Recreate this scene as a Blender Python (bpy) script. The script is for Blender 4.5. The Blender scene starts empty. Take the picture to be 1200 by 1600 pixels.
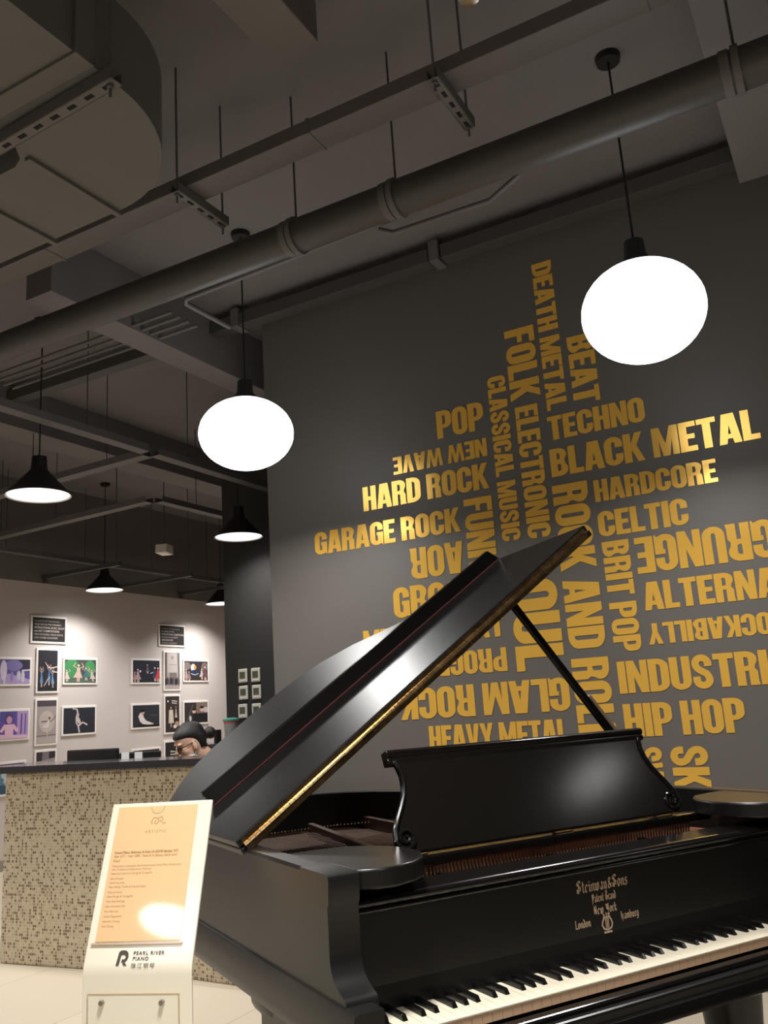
import bpy, bmesh, math, random
from math import sin, cos, pi, radians, sqrt, atan2, hypot
from mathutils import Vector, Matrix
from mathutils.geometry import tessellate_polygon

random.seed(7)
S = bpy.context.scene
COL = S.collection

# ------------------------------------------------------------------ camera
YAW, PITCH, ROLL = 0.496470793, 0.223755145, -0.0654463463
CAMZ = 1.30162705
def cam_axes():
    F = Vector((-sin(YAW)*cos(PITCH), cos(YAW)*cos(PITCH), sin(PITCH)))
    r = Vector((cos(YAW), sin(YAW), 0)); u = r.cross(F)
    return cos(ROLL)*r + sin(ROLL)*u, -sin(ROLL)*r + cos(ROLL)*u, F
_r, _u, _F = cam_axes()
cd = bpy.data.cameras.new('camera'); cam = bpy.data.objects.new('camera', cd); COL.objects.link(cam)
cd.sensor_fit = 'VERTICAL'; cd.sensor_height = 24.0; cd.lens = 1358.33/1600*24.0
cd.clip_start = 0.02; cd.clip_end = 100
cam.matrix_world = Matrix(((_r.x, _u.x, -_F.x, 0), (_r.y, _u.y, -_F.y, 0), (_r.z, _u.z, -_F.z, CAMZ), (0, 0, 0, 1)))
S.camera = cam

# ------------------------------------------------------------------ world + exposure
w = bpy.data.worlds.new('world'); S.world = w; w.use_nodes = True
w.node_tree.nodes['Background'].inputs[0].default_value = (0.9, 0.95, 1, 1)
w.node_tree.nodes['Background'].inputs[1].default_value = 0.02
S.view_settings.view_transform = 'Standard'; S.view_settings.look = 'None'
S.view_settings.gamma = 1; S.view_settings.use_curve_mapping = False
S.view_settings.exposure = 0.0
LAMP_W = 34.0                      # watts of every pendant lamp
LAMP_COL = (1.0, 0.972, 0.942)

# ------------------------------------------------------------------ helpers
def srgb(r, g, b):
    f = lambda c: c/12.92 if c <= .04045 else ((c+.055)/1.055)**2.4
    return (f(r/255), f(g/255), f(b/255), 1)

def mat(name, col, rough=.5, metal=0.0, emit=None, noise=0, nscale=8, bump=0, bscale=40, coat=0, stretch=None, spec=None):
    m = bpy.data.materials.new(name); m.use_nodes = True
    nt = m.node_tree; b = nt.nodes['Principled BSDF']
    b.inputs['Base Color'].default_value = col if len(col) == 4 else (*col, 1)
    b.inputs['Roughness'].default_value = rough; b.inputs['Metallic'].default_value = metal
    if spec is not None: b.inputs['Specular IOR Level'].default_value = spec
    if coat: b.inputs['Coat Weight'].default_value = coat; b.inputs['Coat Roughness'].default_value = .05
    if emit:
        b.inputs['Emission Color'].default_value = (*emit[:3], 1); b.inputs['Emission Strength'].default_value = emit[3]
    tc = nt.nodes.new('ShaderNodeTexCoord'); mp = nt.nodes.new('ShaderNodeMapping')
    nt.links.new(tc.outputs['Object'], mp.inputs[0])
    if stretch: mp.inputs['Scale'].default_value = stretch
    if noise:
        n = nt.nodes.new('ShaderNodeTexNoise'); n.inputs['Scale'].default_value = nscale; n.inputs['Detail'].default_value = 5
        nt.links.new(mp.outputs[0], n.inputs['Vector'])
        mr = nt.nodes.new('ShaderNodeMapRange'); mr.inputs['To Min'].default_value = 1-noise; mr.inputs['To Max'].default_value = 1+noise
        nt.links.new(n.outputs['Fac'], mr.inputs['Value'])
        mx = nt.nodes.new('ShaderNodeMixRGB'); mx.blend_type = 'MULTIPLY'; mx.inputs[0].default_value = 1
        mx.inputs[1].default_value = b.inputs['Base Color'].default_value
        nt.links.new(mr.outputs[0], mx.inputs[2]); nt.links.new(mx.outputs[0], b.inputs['Base Color'])
        mr2 = nt.nodes.new('ShaderNodeMapRange'); mr2.inputs['To Min'].default_value = max(.02, rough-noise*.35); mr2.inputs['To Max'].default_value = min(1, rough+noise*.35)
        nt.links.new(n.outputs['Fac'], mr2.inputs['Value']); nt.links.new(mr2.outputs[0], b.inputs['Roughness'])
    if bump:
        n2 = nt.nodes.new('ShaderNodeTexNoise'); n2.inputs['Scale'].default_value = bscale; n2.inputs['Detail'].default_value = 4
        nt.links.new(mp.outputs[0], n2.inputs['Vector'])
        bp = nt.nodes.new('ShaderNodeBump'); bp.inputs['Strength'].default_value = bump; bp.inputs['Distance'].default_value = .01
        nt.links.new(n2.outputs['Fac'], bp.inputs['Height']); nt.links.new(bp.outputs[0], b.inputs['Normal'])
    return m

class MB:
    """collects shapes and links them as ONE mesh object"""
    def __init__(s): s.v = []; s.f = []; s.mi = []
    def add(s, vs, fs, mi=0):
        o = len(s.v); s.v += [tuple(p) for p in vs]; s.f += [tuple(i+o for i in f) for f in fs]; s.mi += [mi]*len(fs); return s
    def box(s, x0, x1, y0, y1, z0, z1, mi=0):
        return s.add([(x, y, z) for z in (z0, z1) for y in (y0, y1) for x in (x0, x1)],
                     [(0, 2, 3, 1), (4, 5, 7, 6), (0, 1, 5, 4), (2, 6, 7, 3), (0, 4, 6, 2), (1, 3, 7, 5)], mi)
    def obox(s, c, ax, ay, az, mi=0):           # oriented box: centre and three half-vectors
        c, ax, ay, az = Vector(c), Vector(ax), Vector(ay), Vector(az)
        return s.add([c+i*ax+j*ay+k*az for k in (-1, 1) for j in (-1, 1) for i in (-1, 1)],
                     [(0, 2, 3, 1), (4, 5, 7, 6), (0, 1, 5, 4), (2, 6, 7, 3), (0, 4, 6, 2), (1, 3, 7, 5)], mi)
    def tube(s, pts, r, n=10, mi=0, cap=True):
        pts = [Vector(p) for p in pts]; rs = r if isinstance(r, (list, tuple)) else [r]*len(pts)
        rings = []; prev = None
        for i, p in enumerate(pts):
            d = (pts[min(i+1, len(pts)-1)] - pts[max(i-1, 0)]).normalized()
            a = prev if prev is not None else (Vector((0, 0, 1)) if abs(d.z) < .9 else Vector((1, 0, 0)))
            x = (a - a.dot(d)*d).normalized(); y = d.cross(x); prev = x
            rings.append([p + rs[i]*(cos(2*pi*k/n)*x + sin(2*pi*k/n)*y) for k in range(n)])
        vs = [q for R in rings for q in R]; fs = []
        for i in range(len(pts)-1):
            for k in range(n): fs.append((i*n+k, i*n+(k+1) % n, (i+1)*n+(k+1) % n, (i+1)*n+k))
        if cap: fs.append(tuple(reversed(range(n)))); fs.append(tuple((len(pts)-1)*n+k for k in range(n)))
        return s.add(vs, fs, mi)
    def lathe(s, prof, c=(0, 0, 0), n=28, mi=0, cap=True):       # prof: (r, z) list
        vs = [(c[0]+r*cos(2*pi*k/n), c[1]+r*sin(2*pi*k/n), c[2]+z) for r, z in prof for k in range(n)]
        fs = [(i*n+k, i*n+(k+1) % n, (i+1)*n+(k+1) % n, (i+1)*n+k) for i in range(len(prof)-1) for k in range(n)]
        if cap: fs.append(tuple(reversed(range(n)))); fs.append(tuple((len(prof)-1)*n+k for k in range(n)))
        return s.add(vs, fs, mi)
    def ball(s, c, r, n=20, m=12, mi=0):
        rx, ry, rz = r if isinstance(r, (list, tuple)) else (r, r, r)
        vs = [(c[0], c[1], c[2]-rz)]
        for i in range(1, m):
            a = -pi/2+pi*i/m
            vs += [(c[0]+rx*cos(a)*cos(2*pi*k/n), c[1]+ry*cos(a)*sin(2*pi*k/n), c[2]+rz*sin(a)) for k in range(n)]
        vs.append((c[0], c[1], c[2]+rz)); L = len(vs)-1; fs = []
        for k in range(n): fs.append((0, 1+(k+1) % n, 1+k)); fs.append((L, L-n+k, L-n+(k+1) % n))
        for i in range(m-2):
            for k in range(n): fs.append((1+i*n+k, 1+i*n+(k+1) % n, 1+(i+1)*n+(k+1) % n, 1+(i+1)*n+k))
        return s.add(vs, fs, mi)
    def prism(s, outer, holes, M, d, mi=0, back=True):
        """flat polygon (2D, with holes) pushed along local z by d; M maps (x, y, z) to 3D"""
        def area(p): return sum(p[i][0]*p[(i+1) % len(p)][1]-p[(i+1) % len(p)][0]*p[i][1] for i in range(len(p)))
        loops = [list(outer) if area(outer) > 0 else list(reversed(outer))]
        loops += [list(h) if area(h) < 0 else list(reversed(h)) for h in holes]
        flat = [p for L in loops for p in L]
        tri = tessellate_polygon([[Vector((p[0], p[1], 0)) for p in L] for L in loops])
        tri = [t if (flat[t[1]][0]-flat[t[0]][0])*(flat[t[2]][1]-flat[t[0]][1])-(flat[t[2]][0]-flat[t[0]][0])*(flat[t[1]][1]-flat[t[0]][1]) > 0 else (t[0], t[2], t[1]) for t in tri]
        n = len(flat)
        vs = [M(p[0], p[1], d) for p in flat]+[M(p[0], p[1], 0) for p in flat]
        fs = [tuple(t) for t in tri]
        if back: fs += [(t[0]+n, t[2]+n, t[1]+n) for t in tri]
        o = 0
        for L in loops:
            k = len(L)
            for i in range(k): a, b = o+i, o+(i+1) % k; fs.append((a+n, b+n, b, a))
            o += k
        return s.add(vs, fs, mi)
    def sweep(s, path, prof, mi=0, closed=False):
        """closed 2D profile (outward, up) swept along a horizontal path [(x,y)]; outward is to the right of travel"""
        n = len(path); m = len(prof); vs = []
        for i, p in enumerate(path):
            a = Vector(path[i-1 if (i or closed) else 0]); b = Vector(path[(i+1) % n if (i < n-1 or closed) else i])
            d = (b-a).normalized(); nrm = Vector((d.y, -d.x))
            if 0 < i < n-1 or closed:
                d1 = (Vector(p)-a).normalized(); nn = Vector((d1.y, -d1.x)); k = 1/max(.5, nrm.dot(nn))
            else: k = 1
            for q in prof: vs.append((p[0]+nrm.x*q[0]*k, p[1]+nrm.y*q[0]*k, q[1]))
        fs = []
        for i in range(n if closed else n-1):
            for j in range(m):
                a, b = i*m+j, i*m+(j+1) % m; i2 = ((i+1) % n)*m
                fs.append((a, b, i2+(j+1) % m, i2+j))
        if not closed: fs.append(tuple(reversed(range(m)))); fs.append(tuple((n-1)*m+j for j in range(m)))
        return s.add(vs, fs, mi)
    def build(s, name, mats, parent=None, smooth=False, bevel=0, fix=True, seg=2):
        me = bpy.data.meshes.new(name); me.from_pydata(s.v, [], s.f)
        for m in (mats if isinstance(mats, (list, tuple)) else [mats]): me.materials.append(m)
        for p, i in zip(me.polygons, s.mi): p.material_index = i
        if fix:
            bm = bmesh.new(); bm.from_mesh(me); bmesh.ops.recalc_face_normals(bm, faces=bm.faces); bm.to_mesh(me); bm.free()
        if smooth:
            for p in me.polygons: p.use_smooth = True
            try: me.set_sharp_from_angle(angle=radians(38))
            except Exception: pass
        o = bpy.data.objects.new(name, me); COL.objects.link(o)
        if parent: o.parent = parent
        if bevel:
            b = o.modifiers.new('bevel', 'BEVEL'); b.width = bevel; b.segments = seg; b.limit_method = 'ANGLE'; b.angle_limit = radians(40)
        return o

def tag(o, label, cat, group=None, kind=None):
    o['label'] = label
    if cat: o['category'] = cat
    if group: o['group'] = group
    if kind: o['kind'] = kind
    return o
def thing(name, label, cat, loc=(0, 0, 0), rz=0, group=None):
    o = bpy.data.objects.new(name, None); COL.objects.link(o); o.empty_display_size = .1
    o.location = loc; o.rotation_euler = (0, 0, rz); return tag(o, label, cat, group)
def struct(o): o['kind'] = 'structure'; return o

def text_mesh(body, size, align='LEFT', shear=0, bold=0, name='lettering', spacing=1):
    cu = bpy.data.curves.new(name, 'FONT'); cu.body = body; cu.size = size; cu.align_x = align; cu.shear = shear; cu.offset = bold
    cu.space_character = spacing; cu.resolution_u = 3
    o = bpy.data.objects.new(name, cu); COL.objects.link(o)
    dg = bpy.context.evaluated_depsgraph_get(); dg.update()
    me = bpy.data.meshes.new_from_object(o.evaluated_get(dg))
    vs = [v.co.copy() for v in me.vertices]; fs = [tuple(p.vertices) for p in me.polygons]
    bpy.data.objects.remove(o); bpy.data.curves.remove(cu); bpy.data.meshes.remove(me)
    return vs, fs

# ------------------------------------------------------------------ materials
M = {}
M['wall'] = mat('grey_wall_paint', srgb(96, 92, 87), .5, noise=.05, nscale=3, bump=.05, bscale=220)
M['black_wall'] = mat('black_wall_paint', srgb(44, 43, 42), .75, noise=.05, nscale=3)
M['white_wall'] = mat('white_wall_paint', srgb(206, 196, 192), .7, noise=.03, nscale=2)
M['dark_wall'] = mat('darkened_wall_paint', srgb(70, 67, 64), .7, noise=.03, nscale=2)  # unseen walls kept dark so the piano reflects black
M['ceiling'] = mat('black_ceiling_paint', srgb(116, 111, 110), .8, noise=.12, nscale=4, bump=.2, bscale=60)
M['duct'] = mat('dark_grey_duct_paint', srgb(98, 96, 93), .65, noise=.08, nscale=10, bump=.08, bscale=90)
M['pipe'] = mat('dark_pipe_paint', srgb(72, 70, 68), .5, noise=.08, nscale=12)
M['tray'] = mat('dark_grey_tray_paint', srgb(98, 95, 94), .6, noise=.05, nscale=12)
M['hole'] = mat('dark_hole', srgb(14, 14, 14), .9)
M['gold'] = mat('gold_vinyl', srgb(255, 200, 88), .2, .38, noise=.05, nscale=5)
M['ebony'] = mat('satin_ebony', srgb(21, 20, 19), .30, noise=.07, nscale=5, stretch=(1, 14, 1), spec=.42)
M['ebony_side'] = mat('satin_ebony_side', srgb(24, 23, 22), .36, noise=.06, nscale=5, stretch=(1, 1, 8), spec=.42)
M['lid'] = mat('satin_lid', srgb(21, 20, 20), .36, noise=.06, nscale=5, stretch=(1, 16, 1), spec=.38)
M['desk'] = mat('polished_desk', srgb(22, 20, 18), .15, noise=.04, nscale=6, stretch=(8, 1, 1), spec=.26)
M['ebony_gloss'] = mat('polished_ebony', srgb(18, 16, 15), .16, noise=.1, nscale=9)
M['brass'] = mat('aged_brass', srgb(196, 166, 122), .26, 1.0, noise=.25, nscale=30)
M['white_brass'] = mat('pale_brass', srgb(226, 206, 170), .3, 1.0)
M['bronze'] = mat('bronzed_iron', srgb(74, 52, 38), .45, .6, noise=.2, nscale=20)
M['string'] = mat('copper_string', srgb(96, 66, 48), .45, .8)
M['spruce'] = mat('spruce_board', srgb(66, 40, 26), .6, noise=.2, nscale=20, stretch=(1, 12, 1))
M['red_wood'] = mat('reddish_wood', srgb(112, 58, 34), .45, noise=.25, nscale=18, stretch=(8, 1, 1))
M['prop'] = mat('worn_prop_wood', srgb(138, 118, 98), .4)
M['felt'] = mat('dark_red_felt', srgb(92, 40, 36), .9)
M['orange_felt'] = mat('orange_cord', srgb(190, 110, 60), .8, noise=.3, nscale=120)
M['ivory'] = mat('ivory_key', srgb(246, 236, 212), .25)
M['keyfront'] = mat('wooden_key_front', srgb(240, 200, 160), .45, noise=.05, nscale=60)
M['black_key'] = mat('ebony_key', srgb(16, 15, 15), .2)
M['logo'] = mat('aged_gold_decal', srgb(196, 168, 140), .5, .1)
M['acrylic'] = mat('white_acrylic', srgb(255, 248, 226), .18, coat=.6)
M['insert'] = mat('peach_paper', srgb(250, 208, 156), .5, coat=.5)
M['ink'] = mat('pale_brown_ink', srgb(182, 140, 98), .6)
M['dark_ink'] = mat('dark_grey_ink', srgb(88, 78, 68), .5)
M['clear_edge'] = mat('clear_edge', srgb(205, 180, 150), .2)
M['steel'] = mat('brushed_steel', srgb(170, 165, 158), .3, 1.0)
M['shade_out'] = mat('dark_lamp_metal', srgb(40, 39, 38), .45, .3)
M['shade_in'] = mat('white_enamel', srgb(240, 238, 232), .4)
M['glow'] = mat('lit_opal_glass', (1, 1, 1), .3, emit=(.93, .97, 1.0, 1.35))
M['globe'] = mat('lamp_glare_white', (1, 1, 1), .3, emit=(.90, .95, 1.0, 3.4))
M['granite'] = mat('dark_granite', srgb(58, 57, 60), .14, noise=.25, nscale=90)
M['monitor'] = mat('black_plastic', srgb(20, 20, 21), .4)
M['paper'] = mat('white_paper', srgb(232, 230, 226), .6)
M['frame'] = mat('white_frame', srgb(238, 232, 226), .4)
M['skin'] = mat('skin', srgb(236, 190, 164), .5)
M['hair'] = mat('dark_hair', srgb(30, 26, 25), .5, noise=.3, nscale=30, stretch=(6, 6, 1), bump=.3, bscale=90)
M['shirt'] = mat('dark_shirt', srgb(40, 40, 46), .8)
M['mask'] = mat('pale_blue_mask', srgb(206, 224, 232), .7)
M['glasses'] = mat('dark_glasses', srgb(22, 18, 18), .25)
M['lip'] = mat('lips', srgb(170, 96, 86), .5)
M['teal'] = mat('teal_plastic', srgb(90, 170, 150), .4)
M['pinkp'] = mat('pink_plastic', srgb(190, 110, 110), .4)
M['pattern'] = mat('patterned_cup', srgb(160, 160, 158), .4, noise=.8, nscale=60)

def mosaic(name, ax):
    m = bpy.data.materials.new(name); m.use_nodes = True; nt = m.node_tree; b = nt.nodes['Principled BSDF']
    L = nt.links.new; N = nt.nodes.new
    tc = N('ShaderNodeTexCoord'); sp = N('ShaderNodeSeparateXYZ'); L(tc.outputs['Object'], sp.inputs[0])
    def cell(out, size, grout):
        d = N('ShaderNodeMath'); d.operation = 'DIVIDE'; d.inputs[1].default_value = size; L(out, d.inputs[0])
        fl = N('ShaderNodeMath'); fl.operation = 'FLOOR'; L(d.outputs[0], fl.inputs[0])
        fr = N('ShaderNodeMath'); fr.operation = 'FRACT'; L(d.outputs[0], fr.inputs[0])
        g = N('ShaderNodeMath'); g.operation = 'GREATER_THAN'; g.inputs[1].default_value = grout; L(fr.outputs[0], g.inputs[0])
        return fl.outputs[0], g.outputs[0]
    cx, gx = cell(sp.outputs[ax], .0145, .2); cz, gz = cell(sp.outputs['Z'], .0168, .18)
    cb = N('ShaderNodeCombineXYZ'); L(cx, cb.inputs[0]); L(cz, cb.inputs[1])
    wn = N('ShaderNodeTexWhiteNoise'); L(cb.outputs[0], wn.inputs['Vector'])
    cr = N('ShaderNodeValToRGB'); cr.color_ramp.interpolation = 'CONSTANT'; e = cr.color_ramp.elements
    e[0].position = 0; e[0].color = srgb(112, 90, 64); e[1].position = .16; e[1].color = srgb(150, 128, 98)
    for p, c in ((.3, (190, 174, 148)), (.55, (206, 190, 162)), (.8, (198, 182, 154))):
        k = e.new(p); k.color = srgb(*c)
    L(wn.outputs['Value'], cr.inputs[0])
    mu = N('ShaderNodeMath'); mu.operation = 'MULTIPLY'; L(gx, mu.inputs[0]); L(gz, mu.inputs[1])
    mx = N('ShaderNodeMixRGB'); mx.inputs[1].default_value = srgb(214, 202, 180); L(mu.outputs[0], mx.inputs[0]); L(cr.outputs[0], mx.inputs[2])
    L(mx.outputs[0], b.inputs['Base Color']); b.inputs['Roughness'].default_value = .35
    return m
M['mosaic'] = mosaic('cream_and_brown_mosaic', 'X'); M['mosaic_side'] = mosaic('cream_and_brown_mosaic_side', 'Y')

def tiles():
    m = bpy.data.materials.new('beige_floor_tiles'); m.use_nodes = True; nt = m.node_tree; b = nt.nodes['Principled BSDF']
    L = nt.links.new; N = nt.nodes.new
    tc = N('ShaderNodeTexCoord'); mp = N('ShaderNodeMapping'); mp.inputs['Location'].default_value = (.35, .27, 0); L(tc.outputs['Object'], mp.inputs[0])
    br = N('ShaderNodeTexBrick'); br.offset = 0; br.inputs['Scale'].default_value = 1; br.inputs['Mortar Size'].default_value = .004
    br.inputs['Brick Width'].default_value = .8; br.inputs['Row Height'].default_value = .8; br.inputs['Bias'].default_value = 0
    br.inputs['Color1'].default_value = srgb(214, 202, 182); br.inputs['Color2'].default_value = srgb(206, 194, 174); br.inputs['Mortar'].default_value = srgb(184, 172, 152)
    L(mp.outputs[0], br.inputs['Vector']); L(br.outputs['Color'], b.inputs['Base Color']); b.inputs['Roughness'].default_value = .3
    return m
M['floor'] = tiles()

# ------------------------------------------------------------------ the room
W = 4.4; XW = -7.8; CEIL = 4.0; YB = 6.0
struct(MB().box(-8.0, 5.0, -4.0, 10.8, -.1, 0).build('floor', M['floor']))
struct(MB().box(-8.0, 5.0, -4.0, 10.8, CEIL, CEIL+.1).build('ceiling', M['ceiling']))
struct(MB().box(-3.22, 5.0, W, YB+.3, 0, CEIL).build('wall_feature', M['wall']))
struct(MB().box(-4.905, -3.22, YB, YB+.3, 0, CEIL).build('wall_pier', M['black_wall']))
struct(MB().box(-8.0, XW, -4.0, 10.8, 0, CEIL).build('wall_left', M['white_wall']))
struct(MB().box(-8.0, 5.0, 10.5, 10.8, 0, CEIL).build('wall_back', M['white_wall']))
struct(MB().box(5.0, 5.2, -4.0, YB+.3, 0, CEIL).build('wall_right', M['dark_wall']))
struct(MB().box(-8.0, 5.0, -4.2, -4.0, 0, CEIL).build('wall_near', M['dark_wall']))
struct(MB().box(XW, XW+.015, -4.0, 10.5, 0, .1).build('baseboard_left', mat('grey_baseboard', srgb(150, 142, 136), .5)))

# ------------------------------------------------------------------ pendant lamps
def lamp(x, y, z, label, r=.2, globe=None, ceil=CEIL, power=1.0, spread=132, group='conical pendant lamps'):
    t = thing('pendant_lamp', label, 'lamp', (x, y, z), group=group)
    if globe:                                   # lamp glare shaped as a white globe, in place of the cone shade
        gr, gh = globe; h = gh*.93
        MB().ball((0, 0, 0), (gr, gr, gh), 36, 20).build('glare_globe', M['globe'], t, smooth=True); zl = -gh-.012
        MB().lathe([(.075, h), (.07, h+.02), (.045, h+.05), (.04, h+.12), (.012, h+.13)], n=28).build('cap', M['shade_out'], t, smooth=True); h += .03
    else:
        h = r*.85; zl = -.004
        MB().lathe([(r, 0), (r+.004, .004), (.055, h), (.05, h+.02), (.045, h+.09), (.012, h+.1)], n=40, cap=False).build('shade', M['shade_out'], t, smooth=True)
        MB().lathe([(.012, h+.05), (.04, h+.01), (r-.006, .003), (r, 0)], n=40, cap=False).build('reflector', M['shade_in'], t, smooth=True)
        MB().lathe([(r-.012, .006), (r-.012, .012)], n=40).build('diffuser', M['glow'], t)
    MB().tube([(0, 0, h+.1), (0, 0, ceil-z-.03)], .005, 6).build('cord', M['shade_out'], t)
    MB().lathe([(.05, ceil-z-.03), (.055, ceil-z-.005), (.055, ceil-z)], n=20).build('ceiling_rose', M['shade_out'], t, smooth=True)
    li = bpy.data.lights.new('lamp_light', 'AREA'); li.shape = 'DISK'; li.size = 2*(r-.015) if not globe else .3; li.energy = LAMP_W*power; li.color = LAMP_COL
    li.spread = radians(spread)
    lo = bpy.data.objects.new('lamp_light', li); COL.objects.link(lo); lo.parent = t; lo.location = (0, 0, zl)
    return t
GG = 'lamps with glare shaped as globes'
lamp(-.587, 3.386, 2.80, 'largest pendant lamp, its glare shaped as a white globe, over the piano at the right', globe=(.245, .205), spread=154, power=.66, group=GG)
lamp(-2.757, 3.591, 2.80, 'pendant lamp, its glare shaped as a white globe, by the left end of the grey lettered wall', globe=(.255, .195), spread=154, power=.72, group=GG)
lamp(-4.50, 3.68, 2.78, 'bright pendant lamp hanging over the left end of the mosaic counter', power=.85)
lamp(-4.45, 5.65, 2.78, 'bright pendant lamp hanging in front of the black wall section', power=.28)
lamp(-7.26, 6.84, 2.78, 'dark cone pendant lamp hanging before the white photo wall', power=.62)
lamp(-7.28, 8.84, 2.78, 'pendant lamp half hidden behind the black wall section', power=.62)
for x, y, p in ((-.74, 1.08, 1.35), (2.2, 3.2, .12), (-2.05, -1.9, .6), (.0, -1.5, 1.0), (1.9, -.3, .9), (-5.0, 1.2, 1.1), (-7.0, 3.9, .7), (-6.0, 8.2, .6)):  # unseen lamps, including one added to brighten the piano key fronts
    lamp(x, y, 2.83, 'cone pendant lamp outside the view, placed to light the hall', spread=150, power=p)

# ------------------------------------------------------------------ gold words on the wall
def arc(cx, cy, rx, ry, a0, a1, n=7): return [(cx+rx*cos(radians(a0+(a1-a0)*i/n)), cy+ry*sin(radians(a0+(a1-a0)*i/n))) for i in range(n+1)]
T, WD, HB = .232, .58, .175
def rrect(x0, x1, y0, y1, rx, ry, c=(1, 1, 1, 1)):     # corners: bl br tr tl
    p = []
    p += arc(x0+rx, y0+ry, rx, ry, 180, 270) if c[0] else [(x0, y0)]
    p += arc(x1-rx, y0+ry, rx, ry, 270, 360) if c[1] else [(x1, y0)]
    p += arc(x1-rx, y1-ry, rx, ry, 0, 90) if c[2] else [(x1, y1)]
    p += arc(x0+rx, y1-ry, rx, ry, 90, 180) if c[3] else [(x0, y1)]
    return p
def rect(x0, x1, y0, y1): return [(x0, y0), (x1, y0), (x1, y1), (x0, y1)]
def ribbon(pts, wd):
    out, inn = [], []
    for i, p in enumerate(pts):
        a, b = pts[max(i-1, 0)], pts[min(i+1, len(pts)-1)]; dx, dy = b[0]-a[0], b[1]-a[1]; l = hypot(dx, dy)
        out.append((p[0]-dy/l*wd/2, p[1]+dx/l*wd/2)); inn.append((p[0]+dy/l*wd/2, p[1]-dx/l*wd/2))
    return out+inn[::-1]
sl = (WD-2*T)/2
def glyph(ch):
    w = WD
    if ch == 'I': return T, [(rect(0, T, 0, 1), [])]
    if ch == 'L': return w*.82, [([(0, 0), (w*.82, 0), (w*.82, HB), (T, HB), (T, 1), (0, 1)], [])]
    if ch == 'T': return w*.95, [([(w*.475-T/2, 0), (w*.475+T/2, 0), (w*.475+T/2, 1-HB), (w*.95, 1-HB), (w*.95, 1), (0, 1), (0, 1-HB), (w*.475-T/2, 1-HB)], [])]
    if ch in 'EF':
        u = w*.86; p = [(0, 0), (T, 0), (T, .42), (u*.9, .42), (u*.9, .58), (T, .58), (T, 1-HB), (u, 1-HB), (u, 1), (0, 1)]
        if ch == 'E': p = [(0, 0), (u, 0), (u, HB), (T, HB)] + p[2:]
        return u, [(p, [])]
    if ch == 'H': return w, [([(0, 0), (T, 0), (T, .42), (w-T, .42), (w-T, 0), (w, 0), (w, 1), (w-T, 1), (w-T, .58), (T, .58), (T, 1), (0, 1)], [])]
    if ch == 'O': return w, [(rrect(0, w, 0, 1, w*.48, .25), [rrect(T, w-T, HB, 1-HB, sl*.98, .07)])]
    if ch == 'U':
        return w, [([(0, 1)]+arc(w/2, .25, w/2, .25, 180, 360, 14)+[(w, 1), (w-T, 1)]+arc(w/2, HB+.07, sl, .07, 360, 180, 8)+[(T, 1)], [])]
    if ch == 'J': return w, [([(0, .4)]+arc(w/2, .25, w/2, .25, 180, 360, 14)+[(w, 1), (w-T, 1)]+arc(w/2, HB+.07, sl, .07, 360, 180, 8)+[(T, .4)], [])]
    if ch == 'C':
        return w, [([(w, .62), (w, .75)]+arc(w/2, .75, w/2, .25, 0, 180, 14)+arc(w/2, .25, w/2, .25, 180, 360, 14)+[(w, .39), (w-T, .39)]
                    + arc(w/2, HB+.07, sl, .07, 360, 180, 8)+arc(w/2, 1-HB-.07, sl, .07, 180, 0, 8)+[(w-T, .62)], [])]
    if ch == 'G':
        return w, [([(w, .64), (w, .75)]+arc(w/2, .75, w/2, .25, 0, 180, 14)+arc(w/2, .25, w/2, .25, 180, 300, 10)+[(w-.07, .06), (w-.05, 0), (w, 0), (w, .54), (w*.52, .54), (w*.52, .41), (w-T, .41)]
                    + arc(w/2, HB+.07, sl, .07, 360, 180, 8)+arc(w/2, 1-HB-.07, sl, .07, 180, 0, 8)+[(w-T, .64)], [])]
    if ch == 'D': return w, [(rrect(0, w, 0, 1, w*.6, .26, (0, 1, 1, 0)), [rrect(T, w-T, HB, 1-HB, sl*1.4, .09, (0, 1, 1, 0))])]
    if ch == 'P': return w, [([(0, 0), (T, 0), (T, .36)]+arc(w*.5, .58, w*.5, .22, 270, 360)+arc(w*.5, .78, w*.5, .22, 0, 90)+[(0, 1)], [rrect(T, w-T, .50, 1-HB, sl*1.3, .07, (0, 1, 1, 0))])]
    if ch == 'R': return w*1.02, [([(0, 0), (T, 0), (T, .42), (w-T-.01, .42), (w-T-.01, 0), (w*1.02, 0), (w*.98, .12), (w*.98, .40), (w*.86, .5)]+arc(w*.55, .76, w*.45, .24, -40, 0, 4)+arc(w*.5, .77, w*.5, .23, 0, 90)+[(0, 1)], [rrect(T, w-T, .56, 1-HB, sl*1.2, .06, (0, 1, 1, 0))])]
    if ch == 'B': return w, [([(0, 0)]+arc(w*.5, .24, w*.5, .24, 270, 400, 9)+[(w*.82, .52)]+arc(w*.46, .77, w*.5, .23, -40, 90, 9)+[(0, 1)], [rrect(T, w-T, HB, .43, sl*1.2, .06, (0, 1, 1, 0)), rrect(T, w-T-.02, .59, 1-HB, sl, .06, (0, 1, 1, 0))])]
    if ch == 'A': return w*1.1, [([(0, 0), (.215, 0), (.25, .17), (w*1.1-.25, .17), (w*1.1-.215, 0), (w*1.1, 0), (w*.55+.175, 1), (w*.55-.175, 1)], [[(.275, .32), (w*1.1-.275, .32), (w*.55, .62)]])]
    if ch == 'V': return w*1.08, [([(w*.54-.13, 0), (w*.54+.13, 0), (w*1.08, 1), (w*1.08-.23, 1), (w*.54, .38), (.23, 1), (0, 1)], [])]
    if ch == 'Y': return w*1.08, [([(w*.54-T/2, 0), (w*.54+T/2, 0), (w*.54+T/2, .42), (w*1.08, 1), (w*1.08-.22, 1), (w*.54, .66), (.22, 1), (0, 1), (w*.54-T/2, .42)], [])]
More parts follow.
